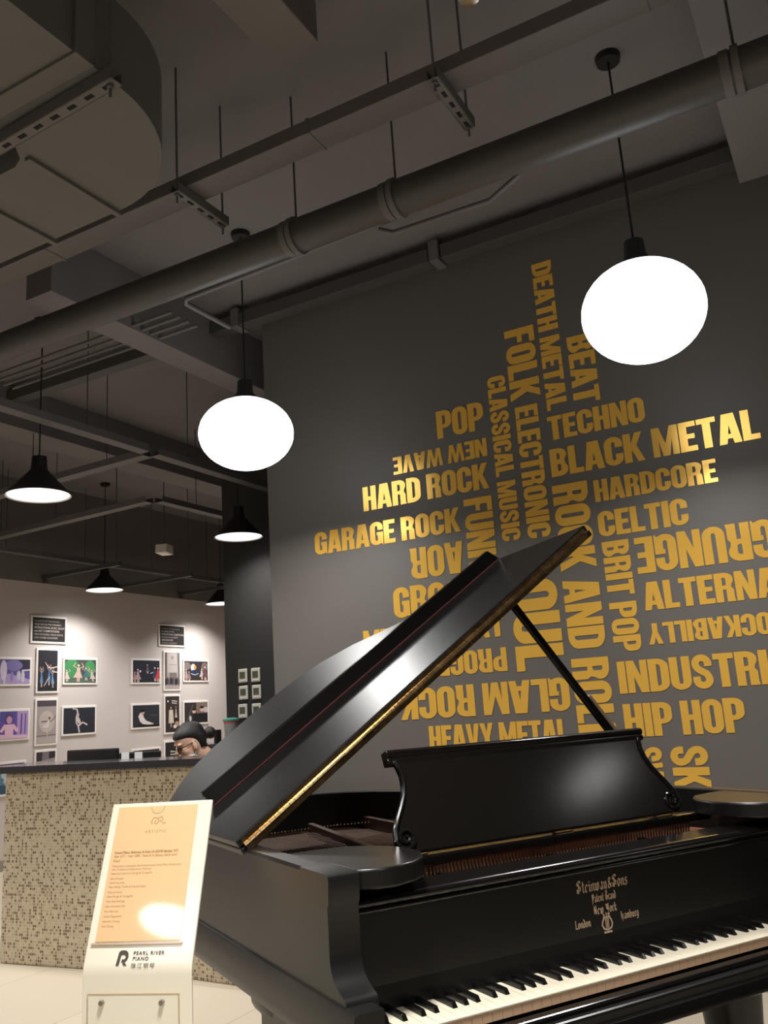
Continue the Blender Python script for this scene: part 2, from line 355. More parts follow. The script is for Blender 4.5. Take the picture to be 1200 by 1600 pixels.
    if ch == 'K': return w*1.08, [([(0, 0), (T, 0), (T, .34), (.25, .42), (w*1.08-.22, 0), (w*1.08, 0), (.4, .56), (w*1.04, 1), (w*1.04-.22, 1), (T, .64), (T, 1), (0, 1)], [])]
    if ch == 'N': return w*1.05, [([(0, 0), (.205, 0), (.205, .50), (w*1.05-.225, 0), (w*1.05, 0), (w*1.05, 1), (w*1.05-.205, 1), (w*1.05-.205, .50), (.225, 1), (0, 1)], [])]
    if ch == 'M': return w*1.35, [([(0, 0), (.195, 0), (.195, .56), (w*.675-.10, 0), (w*.675+.10, 0), (w*1.35-.195, .56), (w*1.35-.195, 0), (w*1.35, 0), (w*1.35, 1), (w*1.35-.23, 1), (w*.675, .42), (.23, 1), (0, 1)], [])]
    if ch == 'W': return w*1.55, [([(.12, 0), (.33, 0), (w*.775, .62), (w*1.55-.33, 0), (w*1.55-.12, 0), (w*1.55, 1), (w*1.55-.18, 1), (w*1.55-.24, .42), (w*.775+.09, 1), (w*.775-.09, 1), (.24, .42), (.18, 1), (0, 1)], [])]
    if ch == 'S':
        a = T/2; c = [(w-a, .65), (w-a, .72)]+arc(w/2, .74, w/2-a, .26-HB/2, 0, 180, 10)+[(a+.01, .68), (w*.3, .585), (w*.7, .425), (w-a-.01, .32)]+arc(w/2, .26, w/2-a, .26-HB/2, 0, -180, 10)+[(a, .29), (a, .36)]
        return w, [(ribbon(c, .205), [])]
    return .3, []
WORDS = [
    ('POP', 0, -1.998, -1.705, 2.808, 2.974), ('NEW WAVE', 180, -2.300, -1.702, 2.650, 2.756), ('HARD ROCK', 0, -2.519, -1.707, 2.465, 2.613),
    ('GARAGE ROCK', 0, -2.878, -1.901, 2.250, 2.389), ('FUNK', 90, -1.872, -1.703, 2.025, 2.423), ('AOR', 180, -2.232, -1.900, 2.017, 2.195),
    ('GROOVE', 0, -2.359, -1.703, 1.808, 1.983), ('MERSEYBEAT', 0, -2.573, -1.701, 1.647, 1.758), ('SOUL', 90, -1.649, -1.388, 1.453, 2.090),
    ('PROGRESSIVE', 180, -2.559, -1.701, 1.463, 1.588), ('GLAM ROCK', 180, -2.364, -1.381, 1.241, 1.408), ('HEAVY METAL', 0, -2.193, -1.407, 1.066, 1.201),
    ('CLASSICAL MUSIC', 90, -1.663, -1.555, 2.152, 3.098), ('FOLK', 90, -1.534, -1.361, 2.926, 3.347), ('ELECTRONIC', 90, -1.516, -1.386, 2.145, 2.887),
    ('DEATH METAL', 90, -1.333, -1.220, 2.827, 3.699), ('BEAT', 90, -1.183, -1.040, 2.827, 3.214), ('TECHNO', 0, -1.340, -0.825, 2.660, 2.793),
    ('BLACK METAL', 0, -1.348, -0.304, 2.457, 2.610), ('ROCK AND ROLL', 90, -1.355, -1.165, 1.079, 2.408), ('HARDCORE', 0, -1.132, -0.524, 2.282, 2.398),
    ('CELTIC', 0, -1.132, -0.685, 2.096, 2.229), ('GRUNGE', 180, -0.963, -0.310, 1.883, 2.065), ('BRIT POP', 90, -1.127, -0.991, 1.510, 2.068),
    ('ALTERNATIVE', 0, -0.951, -0.031, 1.698, 1.837), ('ROCKABILLY', 180, -0.953, -0.320, 1.531, 1.633), ('INDUSTRIAL', 0, -1.125, -0.237, 1.306, 1.462),
    ('HIP HOP', 0, -1.121, -0.564, 1.098, 1.255), ('SKA', 90, -0.921, -0.755, 0.743, 1.047), ('SWING', 90, -1.102, -0.964, 0.682, 1.049)]
HOW = {0: 'level', 180: 'upside down', 90: 'running down the wall'}
for txt, rot, x0, x1, z0, z1 in WORDS:
    pen = 0; items = []
    for ch in txt:
        if ch == ' ': pen += .23; continue
        wd, polys = glyph(ch)
        items += [(pen, p) for p in polys]; pen += wd+.036
    pen -= .036
    cx, cz = (x0+x1)/2, (z0+z1)/2
    LX, LZ = (x1-x0, z1-z0)
    if rot == 90: ks, kh = LZ/pen, LX
    else: ks, kh = LX/pen, LZ
    def Mp(s, h, d):
        s *= ks; h *= kh
        if rot == 0: x, z = x0+s, z0+h
        elif rot == 180: x, z = x1-s, z1-h
        else: x, z = x0+h, z1-s
        return (x-cx, -d, z-cz)
    b = MB()
    for px, (o, hs) in items: b.prism([(p[0]+px, p[1]) for p in o], [[(p[0]+px, p[1]) for p in h] for h in hs], Mp, .003, back=False)
    o = b.build('wall_lettering', M['gold']); o.location = (cx, W, cz)
    tag(o, 'gold letters reading %s, %s on the grey wall' % (txt, HOW[rot]), 'lettering', 'gold music genre words on the grey wall')

# ------------------------------------------------------------------ grand piano
TH = 1.00074034; P0 = Vector((-.844178957, 1.514793757, 0))
piano = thing('grand_piano', 'black satin grand piano with its lid propped open, beside the gold lettered wall', 'piano', P0, TH)
UL, UR = -.124, 1.346
VT = 1.69                                   # tail
def outline(off=0.0, v0=.05, vt=VT):
    """case plan, from the front left corner along the spine, round the tail and the bent side to the front right"""
    k = (vt-1.2)/(1.58-1.2)
    pts = [(UL, v0), (UL, .5), (UL, .9), (UL, 1.2+.02*k)]
    tail = [(-.085, 1.33), (-.02, 1.42), (.08, 1.50), (.2, 1.555), (.33, 1.578), (.46, 1.58), (.58, 1.565), (.68, 1.525), (.77, 1.45), (.84, 1.35), (.90, 1.23)]
    pts += [(u, 1.2+(v-1.2)*k) for u, v in tail]
    pts += [(.96, 1.10), (1.03, .97), (1.12, .85), (1.21, .76), (1.29, .69), (UR-.012, .61), (UR, .5), (UR, v0)]
    if off:
        r = []
        for i, p in enumerate(pts):
            a, b = pts[max(i-1, 0)], pts[min(i+1, len(pts)-1)]; d = (Vector(b)-Vector(a)).normalized(); n = Vector((d.y, -d.x))
            r.append((p[0]+n.x*off, p[1]+n.y*off))
        pts = r
    return pts
PL = outline()
# outward is to the left of travel here, so profiles use negative 'outward' for the outside
MB().sweep(outline(v0=.17), [(0, .735), (.05, .735), (.05, 1.008), (.046, 1.012), (.006, 1.012), (0, 1.006)]).build('case_rim', M['ebony_side'], piano, smooth=True)
MB().sweep(outline(v0=-.062), [(-.008, .737), (-.008, .794), (-.005, .800), (.002, .803), (.05, .803), (.05, .737)]).build('rim_base_band', M['ebony_side'], piano, smooth=True)
MB().sweep(outline(v0=-.060), [(-.003, .722), (-.001, .737), (.07, .737), (.07, .702), (.006, .702)]).build('rim_foot_moulding', M['ebony_side'], piano, smooth=True)
# arms with their S-curved fronts (side profile in v, z)
arm = [(.17, 1.012), (.044, 1.012), (.038, 1.009), (.036, 1.003), (.040, .962), (.046, .954), (.045, .90), (.046, .875), (.045, .862), (.041, .849), (.034, .838), (.023, .828), (.008, .820), (-.004, .8155), (-.011, .812), (-.015, .807), (-.016, .800), (-.016, .737), (.17, .737)]
for u0, u1 in ((UL, -.060), (1.282, UR)):
    MB().prism([(v, z) for v, z in arm], [], lambda a, b, d, u0=u0: (u0+d, a, b), u1-u0).build('arm', M['ebony_side'], piano, smooth=True)
for u0, u1 in ((-.060, -.003), (1.225, 1.282)):
    kb = [(.16, .752), (.075, .752), (.062, .746), (.056, .735), (.05, .722), (-.045, .718), (-.05, .712), (-.05, .695), (.16, .695)]
    MB().prism(kb, [], lambda a, b, d, u0=u0: (u0+d, a, b), u1-u0).build('key_block', M['ebony_gloss'], piano, bevel=.003)
# keybed, key slip, inside
MB().box(UL+.01, UR-.01, -.07, .45, .655, .706).build('keybed', M['ebony'], piano, bevel=.006)
MB().sweep([(UR-.02, -.055), (UL+.02, -.055)], [(-.03, .660), (-.03, .672), (-.024, .684), (0, .690), (.01, .690), (.01, .655), (-.02, .655)]).build('keybed_moulding', M['ebony_gloss'], piano, smooth=True)
MB().box(-.03, 1.252, -.050, -.022, .690, .7165).build('key_slip', M['ebony_gloss'], piano, bevel=.004)
FLOOR = outline(.04, .2)
MB().prism([(p[0], p[1]) for p in FLOOR], [], lambda a, b, d: (a, b, .80+d), .012).build('soundboard', M['spruce'], piano)
# iron plate with openings, bars, strings, pins
plate = outline(.055, .42)
MB().prism(plate, [[(.02, .62), (.30, .62), (.42, 1.25), (.05, 1.2)], [(.36, .62), (.62, .62), (.66, 1.3), (.48, 1.25)], [(.68, .62), (.92, .62), (.80, 1.15), (.72, 1.25)]], lambda a, b, d: (a, b, .872+d), .014).build('iron_plate', M['bronze'], piano)
for (a, b) in (((.32, .5), (.47, 1.5)), ((.64, .5), (.69, 1.5)), ((.05, .5), (.02, 1.25)), ((.95, .5), (.88, 1.0))):
    d = (Vector(b)-Vector(a)); n = Vector((d.y, -d.x)).normalized()*.011
    MB().prism([(a[0]+n.x, a[1]+n.y), (b[0]+n.x, b[1]+n.y), (b[0]-n.x, b[1]-n.y), (a[0]-n.x, a[1]-n.y)], [], lambda p, q, h: (p, q, .886+h), .040).build('plate_bar', M['bronze'], piano, bevel=.003)
st = MB()
for i in range(96):
    u = .0+i*.0118; L = 1.48-.9*(max(0, u-.35)/.8)**.8 if u > .35 else 1.38+.1*u
    st.tube([(u, .44, .908), (u+.10*(1-u), min(L, 1.5), .904)], .0011, 4, cap=False)
o = st.build('strings', M['string'], piano); o['kind'] = 'stuff'
st = MB()
for i in range(64):
    u = .03+i*.0125; st.ball((u, 1.46-.25*max(0, u-.55), .912), .0032, 8, 6)
o = st.build('hitch_pins', M['brass'], piano); o['kind'] = 'stuff'
st = MB()
for i in range(60):
    u = .02+i*.0185
    st.tube([(u, .62, .912), (u, .62, .955)], .003, 5); st.box(u-.006, u+.006, .60, .66, .912, .926)
o = st.build('dampers', M['bronze'], piano); o['kind'] = 'stuff'
st = MB()
for i in range(110):
    u = .03+i*.0105
    for k in range(2): st.tube([(u+.004*k, .40+.025*k, .905), (u+.004*k, .40+.025*k, .935)], .0032, 5)
o = st.build('tuning_pins', M['steel'], piano); o['kind'] = 'stuff'
MB().box(-.02, 1.24, .345, .45, .86, .908).build('pin_block', M['red_wood'], piano)
MB().box(-.02, 1.24, .165, .345, .84, .885).build('action_rail', M['red_wood'], piano)
MB().tube([(-.01, .262, .905), (1.23, .262, .905)], .008, 8).build('felt_cord', M['orange_felt'], piano)
for u in (.30, .62, .93): MB().box(u-.012, u+.012, .19, .34, .885, .925).build('action_bracket', M['bronze'], piano, bevel=.003)
# fall board with round nose moulding
fall = [(.124, .7365), (.129, .78), (.131, .85), (.132, .915), (.165, .915), (.175, .7365)]
MB().prism(fall, [], lambda a, b, d: (-.060+d, a, b), 1.342).build('fallboard', M['ebony'], piano)
MB().prism([(.150, .913)]+arc(.128, .920, .012, .007, 270, 90, 8)+arc(.124, .936, .016, .011, 270, 90, 10)+[(.175, .953), (.178, .935), (.178, .913)], [], lambda a, b, d: (-.040+d, a, b), 1.302).build('fallboard_moulding', M['ebony_gloss'], piano, smooth=True)
MB().box(-.03, 1.252, .172, .20, .86, .949).build('name_rail', M['ebony_gloss'], piano, bevel=.003)
# keys: every key a part
KP = .0235
wk = ['A', 'B']+list('CDEFGAB')*7+['C']
for i, n in enumerate(wk):
    x = i*KP; b = MB()
    b.box(x+.0005, x+KP-.0005, -.0005, .147, .7325, .735, 0); b.box(x+.0006, x+KP-.0006, 0.0008, .147, .7135, .7325, 1)
    b.build('white_key', [M['ivory'], M['keyfront']], piano)
OFFS = {'C': -.0027, 'D': .0027, 'F': -.0035, 'G': 0, 'A': .0035}
bp = MB().add([(-.0055, 0, 0), (.0055, 0, 0), (.0045, .007, .0105), (-.0045, .007, .0105), (-.0055, .097, 0), (.0055, .097, 0), (.0045, .097, .0115), (-.0045, .097, .0115)],
              [(0, 1, 2, 3), (1, 5, 6, 2), (5, 4, 7, 6), (4, 0, 3, 7), (3, 2, 6, 7)])
k0 = None
for i, n in enumerate(wk[:-1]):
    if n in OFFS:
        if k0 is None: k = k0 = bp.build('black_key', M['black_key'], piano, bevel=.0012)
        else: k = k0.copy(); COL.objects.link(k)
        k.location = ((i+1)*KP+OFFS[n], .050, .735)
# top shelves left and right of the desk
sh = [(-.082, .171), (-.0595, .171), (-.0595, .070), (-.025, .045), (.02, .038), (.07, .055), (.115, .095), (.142, .15), (.15, .21), (.135, .27), (.105, .315), (.06, .352), (-.01, .365), (-.082, .365)]
for fl in (0, 1):
    p = [((1.222-u) if fl else u, v) for u, v in sh]
    MB().prism(p, [], lambda a, b, d: (a, b, .972+d), .038).build('side_shelf', M['ebony'], piano, smooth=True, bevel=.005, seg=3)
# desk tray + music desk
MB().box(.07, 1.15, .285, .315, .952, .975).build('desk_rail', M['ebony_gloss'], piano, bevel=.006, seg=3)
MB().box(.05, 1.17, .315, .40, .945, .962).build('desk_tray', M['ebony'], piano, bevel=.004)
for u in (.215, .64, .985):
    MB().box(u-.026, u+.026, .292, .312, .9755, .979).build('desk_hinge', M['white_brass'], piano)
DC, DV, DZ = .603, .298, .979
dl = Vector((0, .098, .222)).normalized(); dn = Vector((0, -dl.z, dl.y))
def DM(a, b, d): p = Vector((DC, DV, DZ))+a*Vector((1, 0, 0))+b*dl+d*dn; return tuple(p)
side = [(0, .425), (.012, .437), (.03, .441), (.055, .437), (.08, .424), (.105, .408), (.13, .394), (.155, .386), (.18, .384), (.20, .388), (.212, .394)]
MB().prism([(-a, b) for b, a in side][::-1]+[(a, b) for b, a in side], [], DM, .016).build('music_desk', M['desk'], piano, bevel=.003); DESK = bpy.context.scene.objects[-1] if False else [o for o in COL.objects if o.name == 'music_desk'][0]
cap = [(0, -.004), (.024, -.004), (.028, .003), (.026, .009), (.032, .013), (.034, .022), (.028, .029), (0, .030)]
cm = MB(); vs = []
for a in (-.410, .410):
    for q in cap: vs.append(DM(a, .212+q[1], q[0]-.008))
m = len(cap); cm.add(vs, [(j, (j+1) % m, m+(j+1) % m, m+j) for j in range(m)]+[tuple(range(m)), tuple(m+j for j in range(m))])
cm.build('desk_cap_moulding', M['ebony_gloss'], DESK, bevel=.001)
for sg in (-1, 1):
    path = [(sg*(a-.002), b) for b, a in reversed(side[2:])]
    c = (sg*.415, .033)
    sp = []
    for i in range(40):
        t = i/39; r = .026*(1-t*.82); an = radians(-10-620*t) if sg > 0 else radians(190+620*t)
        sp.append((c[0]+r*cos(an), c[1]+r*sin(an)))
    pts = [DM(x, y, .018) for x, y in path+sp]
    MB().tube(pts, [.006]*len(path)+[.006-.003*i/39 for i in range(40)], 8).build('desk_scroll', M['ebony_gloss'], DESK, smooth=True)
# lid (main leaf + folded front flap)
AL = radians(34.55); HU, HZ = -.095, 1.040
def LM(s, v, n): return (HU+s*cos(AL)-n*sin(AL), v, HZ+s*sin(AL)+n*cos(AL))
V0 = .50
ml = [(-.048, V0), (1.36, V0), (1.372, .55), (1.35, .68), (1.30, .79), (1.22, .90), (1.13, 1.03), (1.06, 1.13), (1.006, 1.222), (.966, 1.305), (.906, 1.45), (.809, 1.575), (.721, 1.628), (.61, 1.65), (.517, 1.652), (.386, 1.642), (.296, 1.626), (.193, 1.583), (.115, 1.511), (.043, 1.413), (-.048, 1.27)]
LID = MB().prism(ml, [], lambda a, b, d: LM(a, b, -.021+d), .019).build('lid', M['lid'], piano, bevel=.004)
lip_v = .885
MB().prism([(-.046, V0+.002), (1.355, V0+.002), (1.345, V0+.04), (1.29, lip_v), (-.046, lip_v)], [], lambda a, b, d: LM(a, b, 0+d), .020).build('lid_flap', M['lid'], LID, bevel=.003)
MB().prism([(.04, 0), (1.288, 0), (1.262, .050), (.03, .050)], [], lambda a, b, d: LM(a, lip_v-.004+d, .018+b), .020).build('flap_lip', M['ebony_gloss'], LID, bevel=.003)
MB().prism([(.04, 0), (1.28, 0), (1.28, .003), (.04, .003)], [], lambda a, b, d: LM(a, lip_v-.0065+d, .0205+b), .002).build('flap_felt', M['felt'], LID)
hg = MB()
n = 90
for i in range(n):
    s0 = -.034+i*1.375/n; hg.tube([LM(s0, V0-.003, -.001), LM(s0+1.375/n*.93, V0-.003, -.001)], .0058, 8)
hg.obox(LM(.654, V0+.0005, .0095), Vector(LM(.687, 0, 0))-Vector(LM(0, 0, 0)), (0, .001, 0), (Vector(LM(0, 0, .0055))-Vector(LM(0, 0, 0))))
hg.obox(LM(.654, V0+.0005, -.011), Vector(LM(.687, 0, 0))-Vector(LM(0, 0, 0)), (0, .001, 0), (Vector(LM(0, 0, .0075))-Vector(LM(0, 0, 0))))
hg.build('piano_hinge', M['brass'], LID, smooth=True)
for v in (.80, 1.15):
    MB().box(UL+.012, HU+.01, v-.04, v+.04, 1.010, 1.016).build('lid_hinge', M['brass'], piano, bevel=.002)
MB().tube([LM(-.03, V0+.012, -.012), LM(-.035, V0+.012, -.05)], .005, 8).build('hinge_pin', M['ebony_gloss'], piano)
# lid prop with its short stick
pa, pb = Vector((1.262, .60, 1.0)), Vector((.778, .60, 1.588)); d = (pb-pa).normalized(); nn = Vector((d.z, 0, -d.x))
PROP = MB().obox((pa+pb)/2, (pb-pa)/2, nn*.011, (0, .008, 0)).build('lid_prop', M['ebony_gloss'], piano, bevel=.002)
qa = pa+nn*.020; qb = pa+(pb-pa)*.50+nn*.018
MB().obox((qa+qb)/2, (qb-qa)/2, nn*.0055, (0, .006, 0)).build('short_prop', M['prop'], PROP, bevel=.001)
# legs, lyre
def leg(u, v):
    prof = [(.148, .704), (.148, .69), (.142, .678), (.126, .664), (.112, .645), (.114, .632), (.105, .622), (.088, .606), (.078, .585), (.074, .56), (.079, .53), (.074, .50), (.058, .30), (.05, .14), (.056, .12), (.056, .10), (.04, .085), (.036, .06)]
    b = MB(); n = 24; vs = []
    for r, z in prof:
        for k in range(n):
            a = 2*pi*k/n; p_ = 2/3.2; vs.append((u+r*math.copysign(abs(cos(a))**p_, cos(a)), v+r*math.copysign(abs(sin(a))**p_, sin(a)), z))
    fs = [(i*n+k, i*n+(k+1) % n, (i+1)*n+(k+1) % n, (i+1)*n+k) for i in range(len(prof)-1) for k in range(n)]+[tuple(range(n)), tuple((len(prof)-1)*n+k for k in range(n))]
    L = b.add(vs, fs).build('leg', M['ebony_side'], piano, smooth=True)
    c = MB().ball((u, v, .031), .030, 14, 8).build('caster', M['brass'], L, smooth=True)
leg(.03, .44); leg(1.205, .36); leg(.42, 1.42)
ly = MB(); ly.box(.50, .72, .30, .40, .655, .70); ly.tube([(.54, .36, .66), (.53, .36, .45), (.56, .36, .25), (.60, .36, .16)], .016, 8); ly.tube([(.68, .36, .66), (.69, .36, .45), (.66, .36, .25), (.62, .36, .16)], .016, 8); ly.box(.51, .71, .32, .40, .08, .16)
ly.build('pedal_lyre', M['ebony_gloss'], piano, bevel=.004)
for u in (.575, .645): MB().tube([(u, .34, .10), (u, .22, .075), (u, .16, .07)], [.008, .011, .014], 8).build('pedal', M['brass'], piano, smooth=True)

# --- black-letter decal: broad-nib strokes in units of the x-height
BL = {
 'S': (1.0, [[(.95, 1.35), (.7, 1.6), (.3, 1.5), (.15, 1.2), (.5, .95), (.85, .7), (.8, .3), (.45, .05), (.05, .25)], [(.5, 1.4), (.5, .2)], [(.1, .55), (.35, .3)]]),
 't': (.5, [[(.25, 1.4), (.22, .2), (.4, .02), (.55, .15)], [(.05, 1.0), (.5, 1.0)]]),
 'e': (.6, [[(.5, .75), (.3, 1.0), (.08, .8), (.08, .2), (.3, .02), (.55, .22)], [(.5, .8), (.15, .5)]]),
 'i': (.35, [[(.05, .95), (.2, .8), (.2, .18), (.35, .05)], [(.15, 1.3), (.25, 1.2)]]),
 'n': (.68, [[(.02, .9), (.14, .8), (.14, .05), (.24, .12)], [(.14, .75), (.4, 1.0), (.55, .85), (.55, .15), (.68, .05)]]),
 'w': (.95, [[(.02, .95), (.14, .8), (.14, .15), (.3, .02), (.45, .2), (.45, .95)], [(.45, .15), (.6, .02), (.8, .25), (.8, .8), (.66, 1.02)]]),
 'a': (.62, [[(.08, .85), (.3, 1.0), (.48, .85), (.48, .15), (.62, .05)], [(.48, .6), (.12, .4), (.12, .1), (.3, .02), (.48, .25)]]),
 'y': (.66, [[(.02, .95), (.14, .8), (.14, .25), (.3, .05), (.5, .25)], [(.5, 1.0), (.52, .1), (.35, -.35), (.1, -.3)]]),
 '&': (.85, [[(.75, .1), (.3, .9), (.35, 1.3), (.6, 1.35), (.65, 1.05), (.15, .5), (.15, .15), (.4, 0), (.7, .3), (.8, .65)]]),
 'o': (.62, [[(.3, 1.02), (.08, .8), (.08, .2), (.3, .0), (.52, .2), (.52, .8), (.3, 1.02)]]),
 's': (.55, [[(.48, .85), (.28, 1.02), (.08, .75), (.48, .4), (.45, .15), (.25, 0), (.04, .2)]]),
 'P': (.9, [[(.05, 1.35), (.25, 1.5), (.25, -.25), (.1, -.4)], [(.25, 1.3), (.6, 1.55), (.8, 1.3), (.8, .7), (.55, .45), (.3, .6)], [(.5, 1.4), (.5, .5)]]),
 'G': (.95, [[(.8, 1.3), (.55, 1.55), (.15, 1.2), (.1, .4), (.4, .02), (.8, .2), (.8, .75), (.55, .85)], [(.4, 1.35), (.4, .2)]]),
 'r': (.5, [[(.02, .9), (.14, .8), (.14, .15), (.28, .03)], [(.14, .7), (.35, 1.02), (.5, .85)]]),
 'd': (.62, [[(.12, 1.5), (.5, 1.1), (.52, .2), (.3, .0), (.08, .2), (.08, .75), (.3, .98), (.5, .8)]]),
 'N': (1.0, [[(.05, 1.4), (.22, 1.5), (.22, .15), (.02, 0)], [(.22, 1.4), (.75, .1)], [(.75, 1.55), (.78, .1), (.95, .2)]]),
 'Y': (.95, [[(.02, 1.45), (.2, 1.3), (.2, .75), (.45, .5), (.7, .8)], [(.75, 1.55), (.72, .3), (.45, -.25), (.1, -.2)], [(.45, 1.4), (.45, .6)]]),
 'k': (.62, [[(.15, 1.5), (.15, .1), (.02, 0)], [(.15, .7), (.42, 1.0), (.45, .75), (.18, .55), (.5, .05), (.62, .1)]]),
 'L': (.85, [[(.1, 1.4), (.35, 1.5), (.3, .2), (.05, 0)], [(.1, .1), (.45, .15), (.8, 0)], [(.5, 1.35), (.35, 1.2)]]),
 'H': (.95, [[(.05, 1.35), (.25, 1.5), (.25, .1), (.05, 0)], [(.25, .75), (.6, 1.0), (.75, .75), (.7, .1), (.5, -.3)], [(.6, 1.45), (.3, 1.2)]]),
 'm': (.98, [[(.02, .9), (.14, .8), (.14, .05)], [(.14, .75), (.36, 1.0), (.48, .85), (.48, .1)], [(.48, .75), (.7, 1.0), (.84, .85), (.84, .15), (.98, .05)]]),
 'b': (.62, [[(.1, 1.5), (.12, .2), (.3, .0), (.52, .2), (.52, .75), (.3, 1.0), (.12, .8)]]),
 'u': (.66, [[(.02, .95), (.14, .8), (.14, .2), (.3, .02), (.52, .25)], [(.52, 1.0), (.52, .15), (.66, .05)]]),
 'g': (.62, [[(.52, .8), (.3, 1.02), (.08, .8), (.08, .25), (.3, .05), (.5, .25)], [(.52, 1.0), (.52, -.1), (.3, -.4), (.06, -.25)]]),
 '.': (.3, [[(.08, .05), (.18, .12)]]), ' ': (.45, [])}
def black_letter(b, s, cx, base, xh, fn, condense=1.0):
    wd = sum((BL[c][0]+.16)*xh*condense for c in s); x = cx-wd/2
    nib = Vector((.085, .075))*xh
    for c in s:
        aw, strokes = BL[c]
        for sk in strokes:
            for p, q in zip(sk[:-1], sk[1:]):
                P = Vector((x+p[0]*xh*condense, base+p[1]*xh)); Q = Vector((x+q[0]*xh*condense, base+q[1]*xh))
                poly = [P-nib, Q-nib, Q+nib, P+nib]
                b.add([fn(*v) for v in poly], [(0, 1, 2, 3)])
        x += (aw+.16)*xh*condense
def FB(u, z):                                                     # on the sloping front of the fallboard
    for (v0_, z0_), (v1_, z1_) in zip(fall[:3], fall[1:4]):
        if z <= z1_ or z1_ == .915: return (u, v0_+(v1_-v0_)*(z-z0_)/(z1_-z0_)-.0006, z)
lg = MB(); LC = .603
black_letter(lg, 'Steinway&Sons', LC, .871, .0165, FB, .84)
black_letter(lg, 'Patent Grand', LC, .847, .0115, FB, .66)
black_letter(lg, 'New York', LC, .821, .0125, FB, .80)
black_letter(lg, 'London.', LC-.068, .800, .0115, FB, .80)
black_letter(lg, 'Hamburg', LC+.070, .800, .0115, FB, .80)
def stroke(b, pts, wd, fn):
    r = ribbon(pts, wd); n = len(pts)
    b.add([fn(*p) for p in r], [(i, i+1, 2*n-2-i, 2*n-1-i) for i in range(n-1)])
for sg in (-1, 1):
    stroke(lg, [(LC+sg*.002, .786), (LC+sg*.011, .789), (LC+sg*.015, .797), (LC+sg*.012, .806), (LC+sg*.006, .813), (LC+sg*.009, .820)], .004, FB)
    stroke(lg, [(LC+sg*.004, .790), (LC+sg*.004, .812)], .002, FB)
stroke(lg, [(LC-.012, .781), (LC+.012, .781)], .004, FB); stroke(lg, [(LC, .781), (LC, .822)], .0025, FB); stroke(lg, [(LC-.011, .812), (LC+.011, .812)], .0025, FB)
lo = lg.build('maker_decal', M['logo'], piano, fix=False); lo['label'] = 'gold blackletter maker name with lyre emblem'

# ------------------------------------------------------------------ reception counter
ct = thing('reception_counter', 'reception counter faced in cream and brown mosaic under a dark stone top', 'counter', (-3.75, 3.9, 0))
ox, oy = 3.75, -3.9
CP = [(-4.765, 3.705), (-4.45, 3.735), (-4.17, 3.758), (-3.8, 3.785), (-3.4, 3.795), (-3.1, 3.778), (-2.75, 3.74)]
cpl = [(x+ox, y+oy) for x, y in CP]
b = MB()
b.prism(cpl+[(cpl[-1][0], .16), (cpl[0][0], .16)], [], lambda p, q, d: (p, q, d), 1.072)
b.build('mosaic_front', [M['mosaic']], ct, bevel=.01)
top = [(p[0], p[1]-.045) for p in cpl]; top[0] = (top[0][0]-.22, top[0][1]-.005); top[-1] = (top[-1][0]+.05, top[-1][1])
MB().prism(top+[(top[-1][0], .20), (top[0][0], .20)], [], lambda p, q, d: (p, q, 1.072+d), .040).build('stone_top', M['granite'], ct, bevel=.006)
dk = thing('desk', 'low white desk behind the left part of the mosaic counter', 'desk', (-4.5, 4.4, 0))
MB().box(-.30, .36, -.33, .25, .72, .75).build('desk_top', M['white_wall'], dk, bevel=.004)
for x in (-.30, .33): MB().box(x, x+.03, -.33, .22, 0, .72).build('side_panel', M['white_wall'], dk)

# things on the desk behind the counter
def monitor(name, label, c, rz, wdt, hgt, tilt=0):
    t = thing(name, label, 'monitor', c, rz, None)
    MB().box(-wdt/2, wdt/2, -.012, .012, .12, .12+hgt).build('screen_back', M['monitor'], t, bevel=.008)
    MB().box(-.025, .025, -.03, -.012, .02, .28).build('stand', M['monitor'], t, bevel=.004)
    MB().lathe([(.10, 0), (.10, .008), (.03, .02)], n=24).build('stand_base', M['monitor'], t)
    return t
monitor('monitor', 'black monitor seen from behind over the left part of the counter', (-4.575, 4.22, .75), radians(-2), .48, .305)
monitor('monitor', 'black monitor turned edge-on over the counter, left of the seated woman', (-4.315, 4.385, .75), radians(33), .27, .27)
for i, (x, y) in enumerate(((-4.12, 4.06), (-4.00, 4.05))):
    tag(MB().box(x-.03, x+.03, y-.003, y+.003, 1.112, 1.150).build('paper_card', M['paper']), ['left small white card standing on the counter top', 'right small white card standing on the counter top, nearer the woman'][i], 'card', 'white cards on the counter')

# back shelf and cup by the black wall
bc = thing('back_counter', 'low dark cabinet along the black wall behind the seated woman', 'cabinet', (-4.2, 5.72, 0))
MB().box(-.75, .9, -.2, .27, 0, 1.09).build('body', M['white_wall'], bc)
MB().box(-.78, .93, -.23, .275, 1.09, 1.13).build('worktop', M['granite'], bc, bevel=.004)
cu = thing('tumbler', 'patterned tumbler with teal lid standing by the black wall', 'cup', (-4.62, 5.70, 1.13))
MB().lathe([(.045, 0), (.055, .13), (.056, .145)], n=24).build('cup_body', M['pattern'], cu, smooth=True)
MB().lathe([(.058, .145), (.058, .168)], n=24).build('pink_band', M['pinkp'], cu, smooth=True)
MB().lathe([(.066, .168), (.066, .182), (.03, .192)], n=24).build('cup_lid', M['teal'], cu, smooth=True)
tag(MB().box(-4.715, -4.685, 5.60, 5.66, 1.13, 1.235).build('black_box', M['monitor'], bevel=.003), 'small black box standing left of the patterned tumbler', 'box')

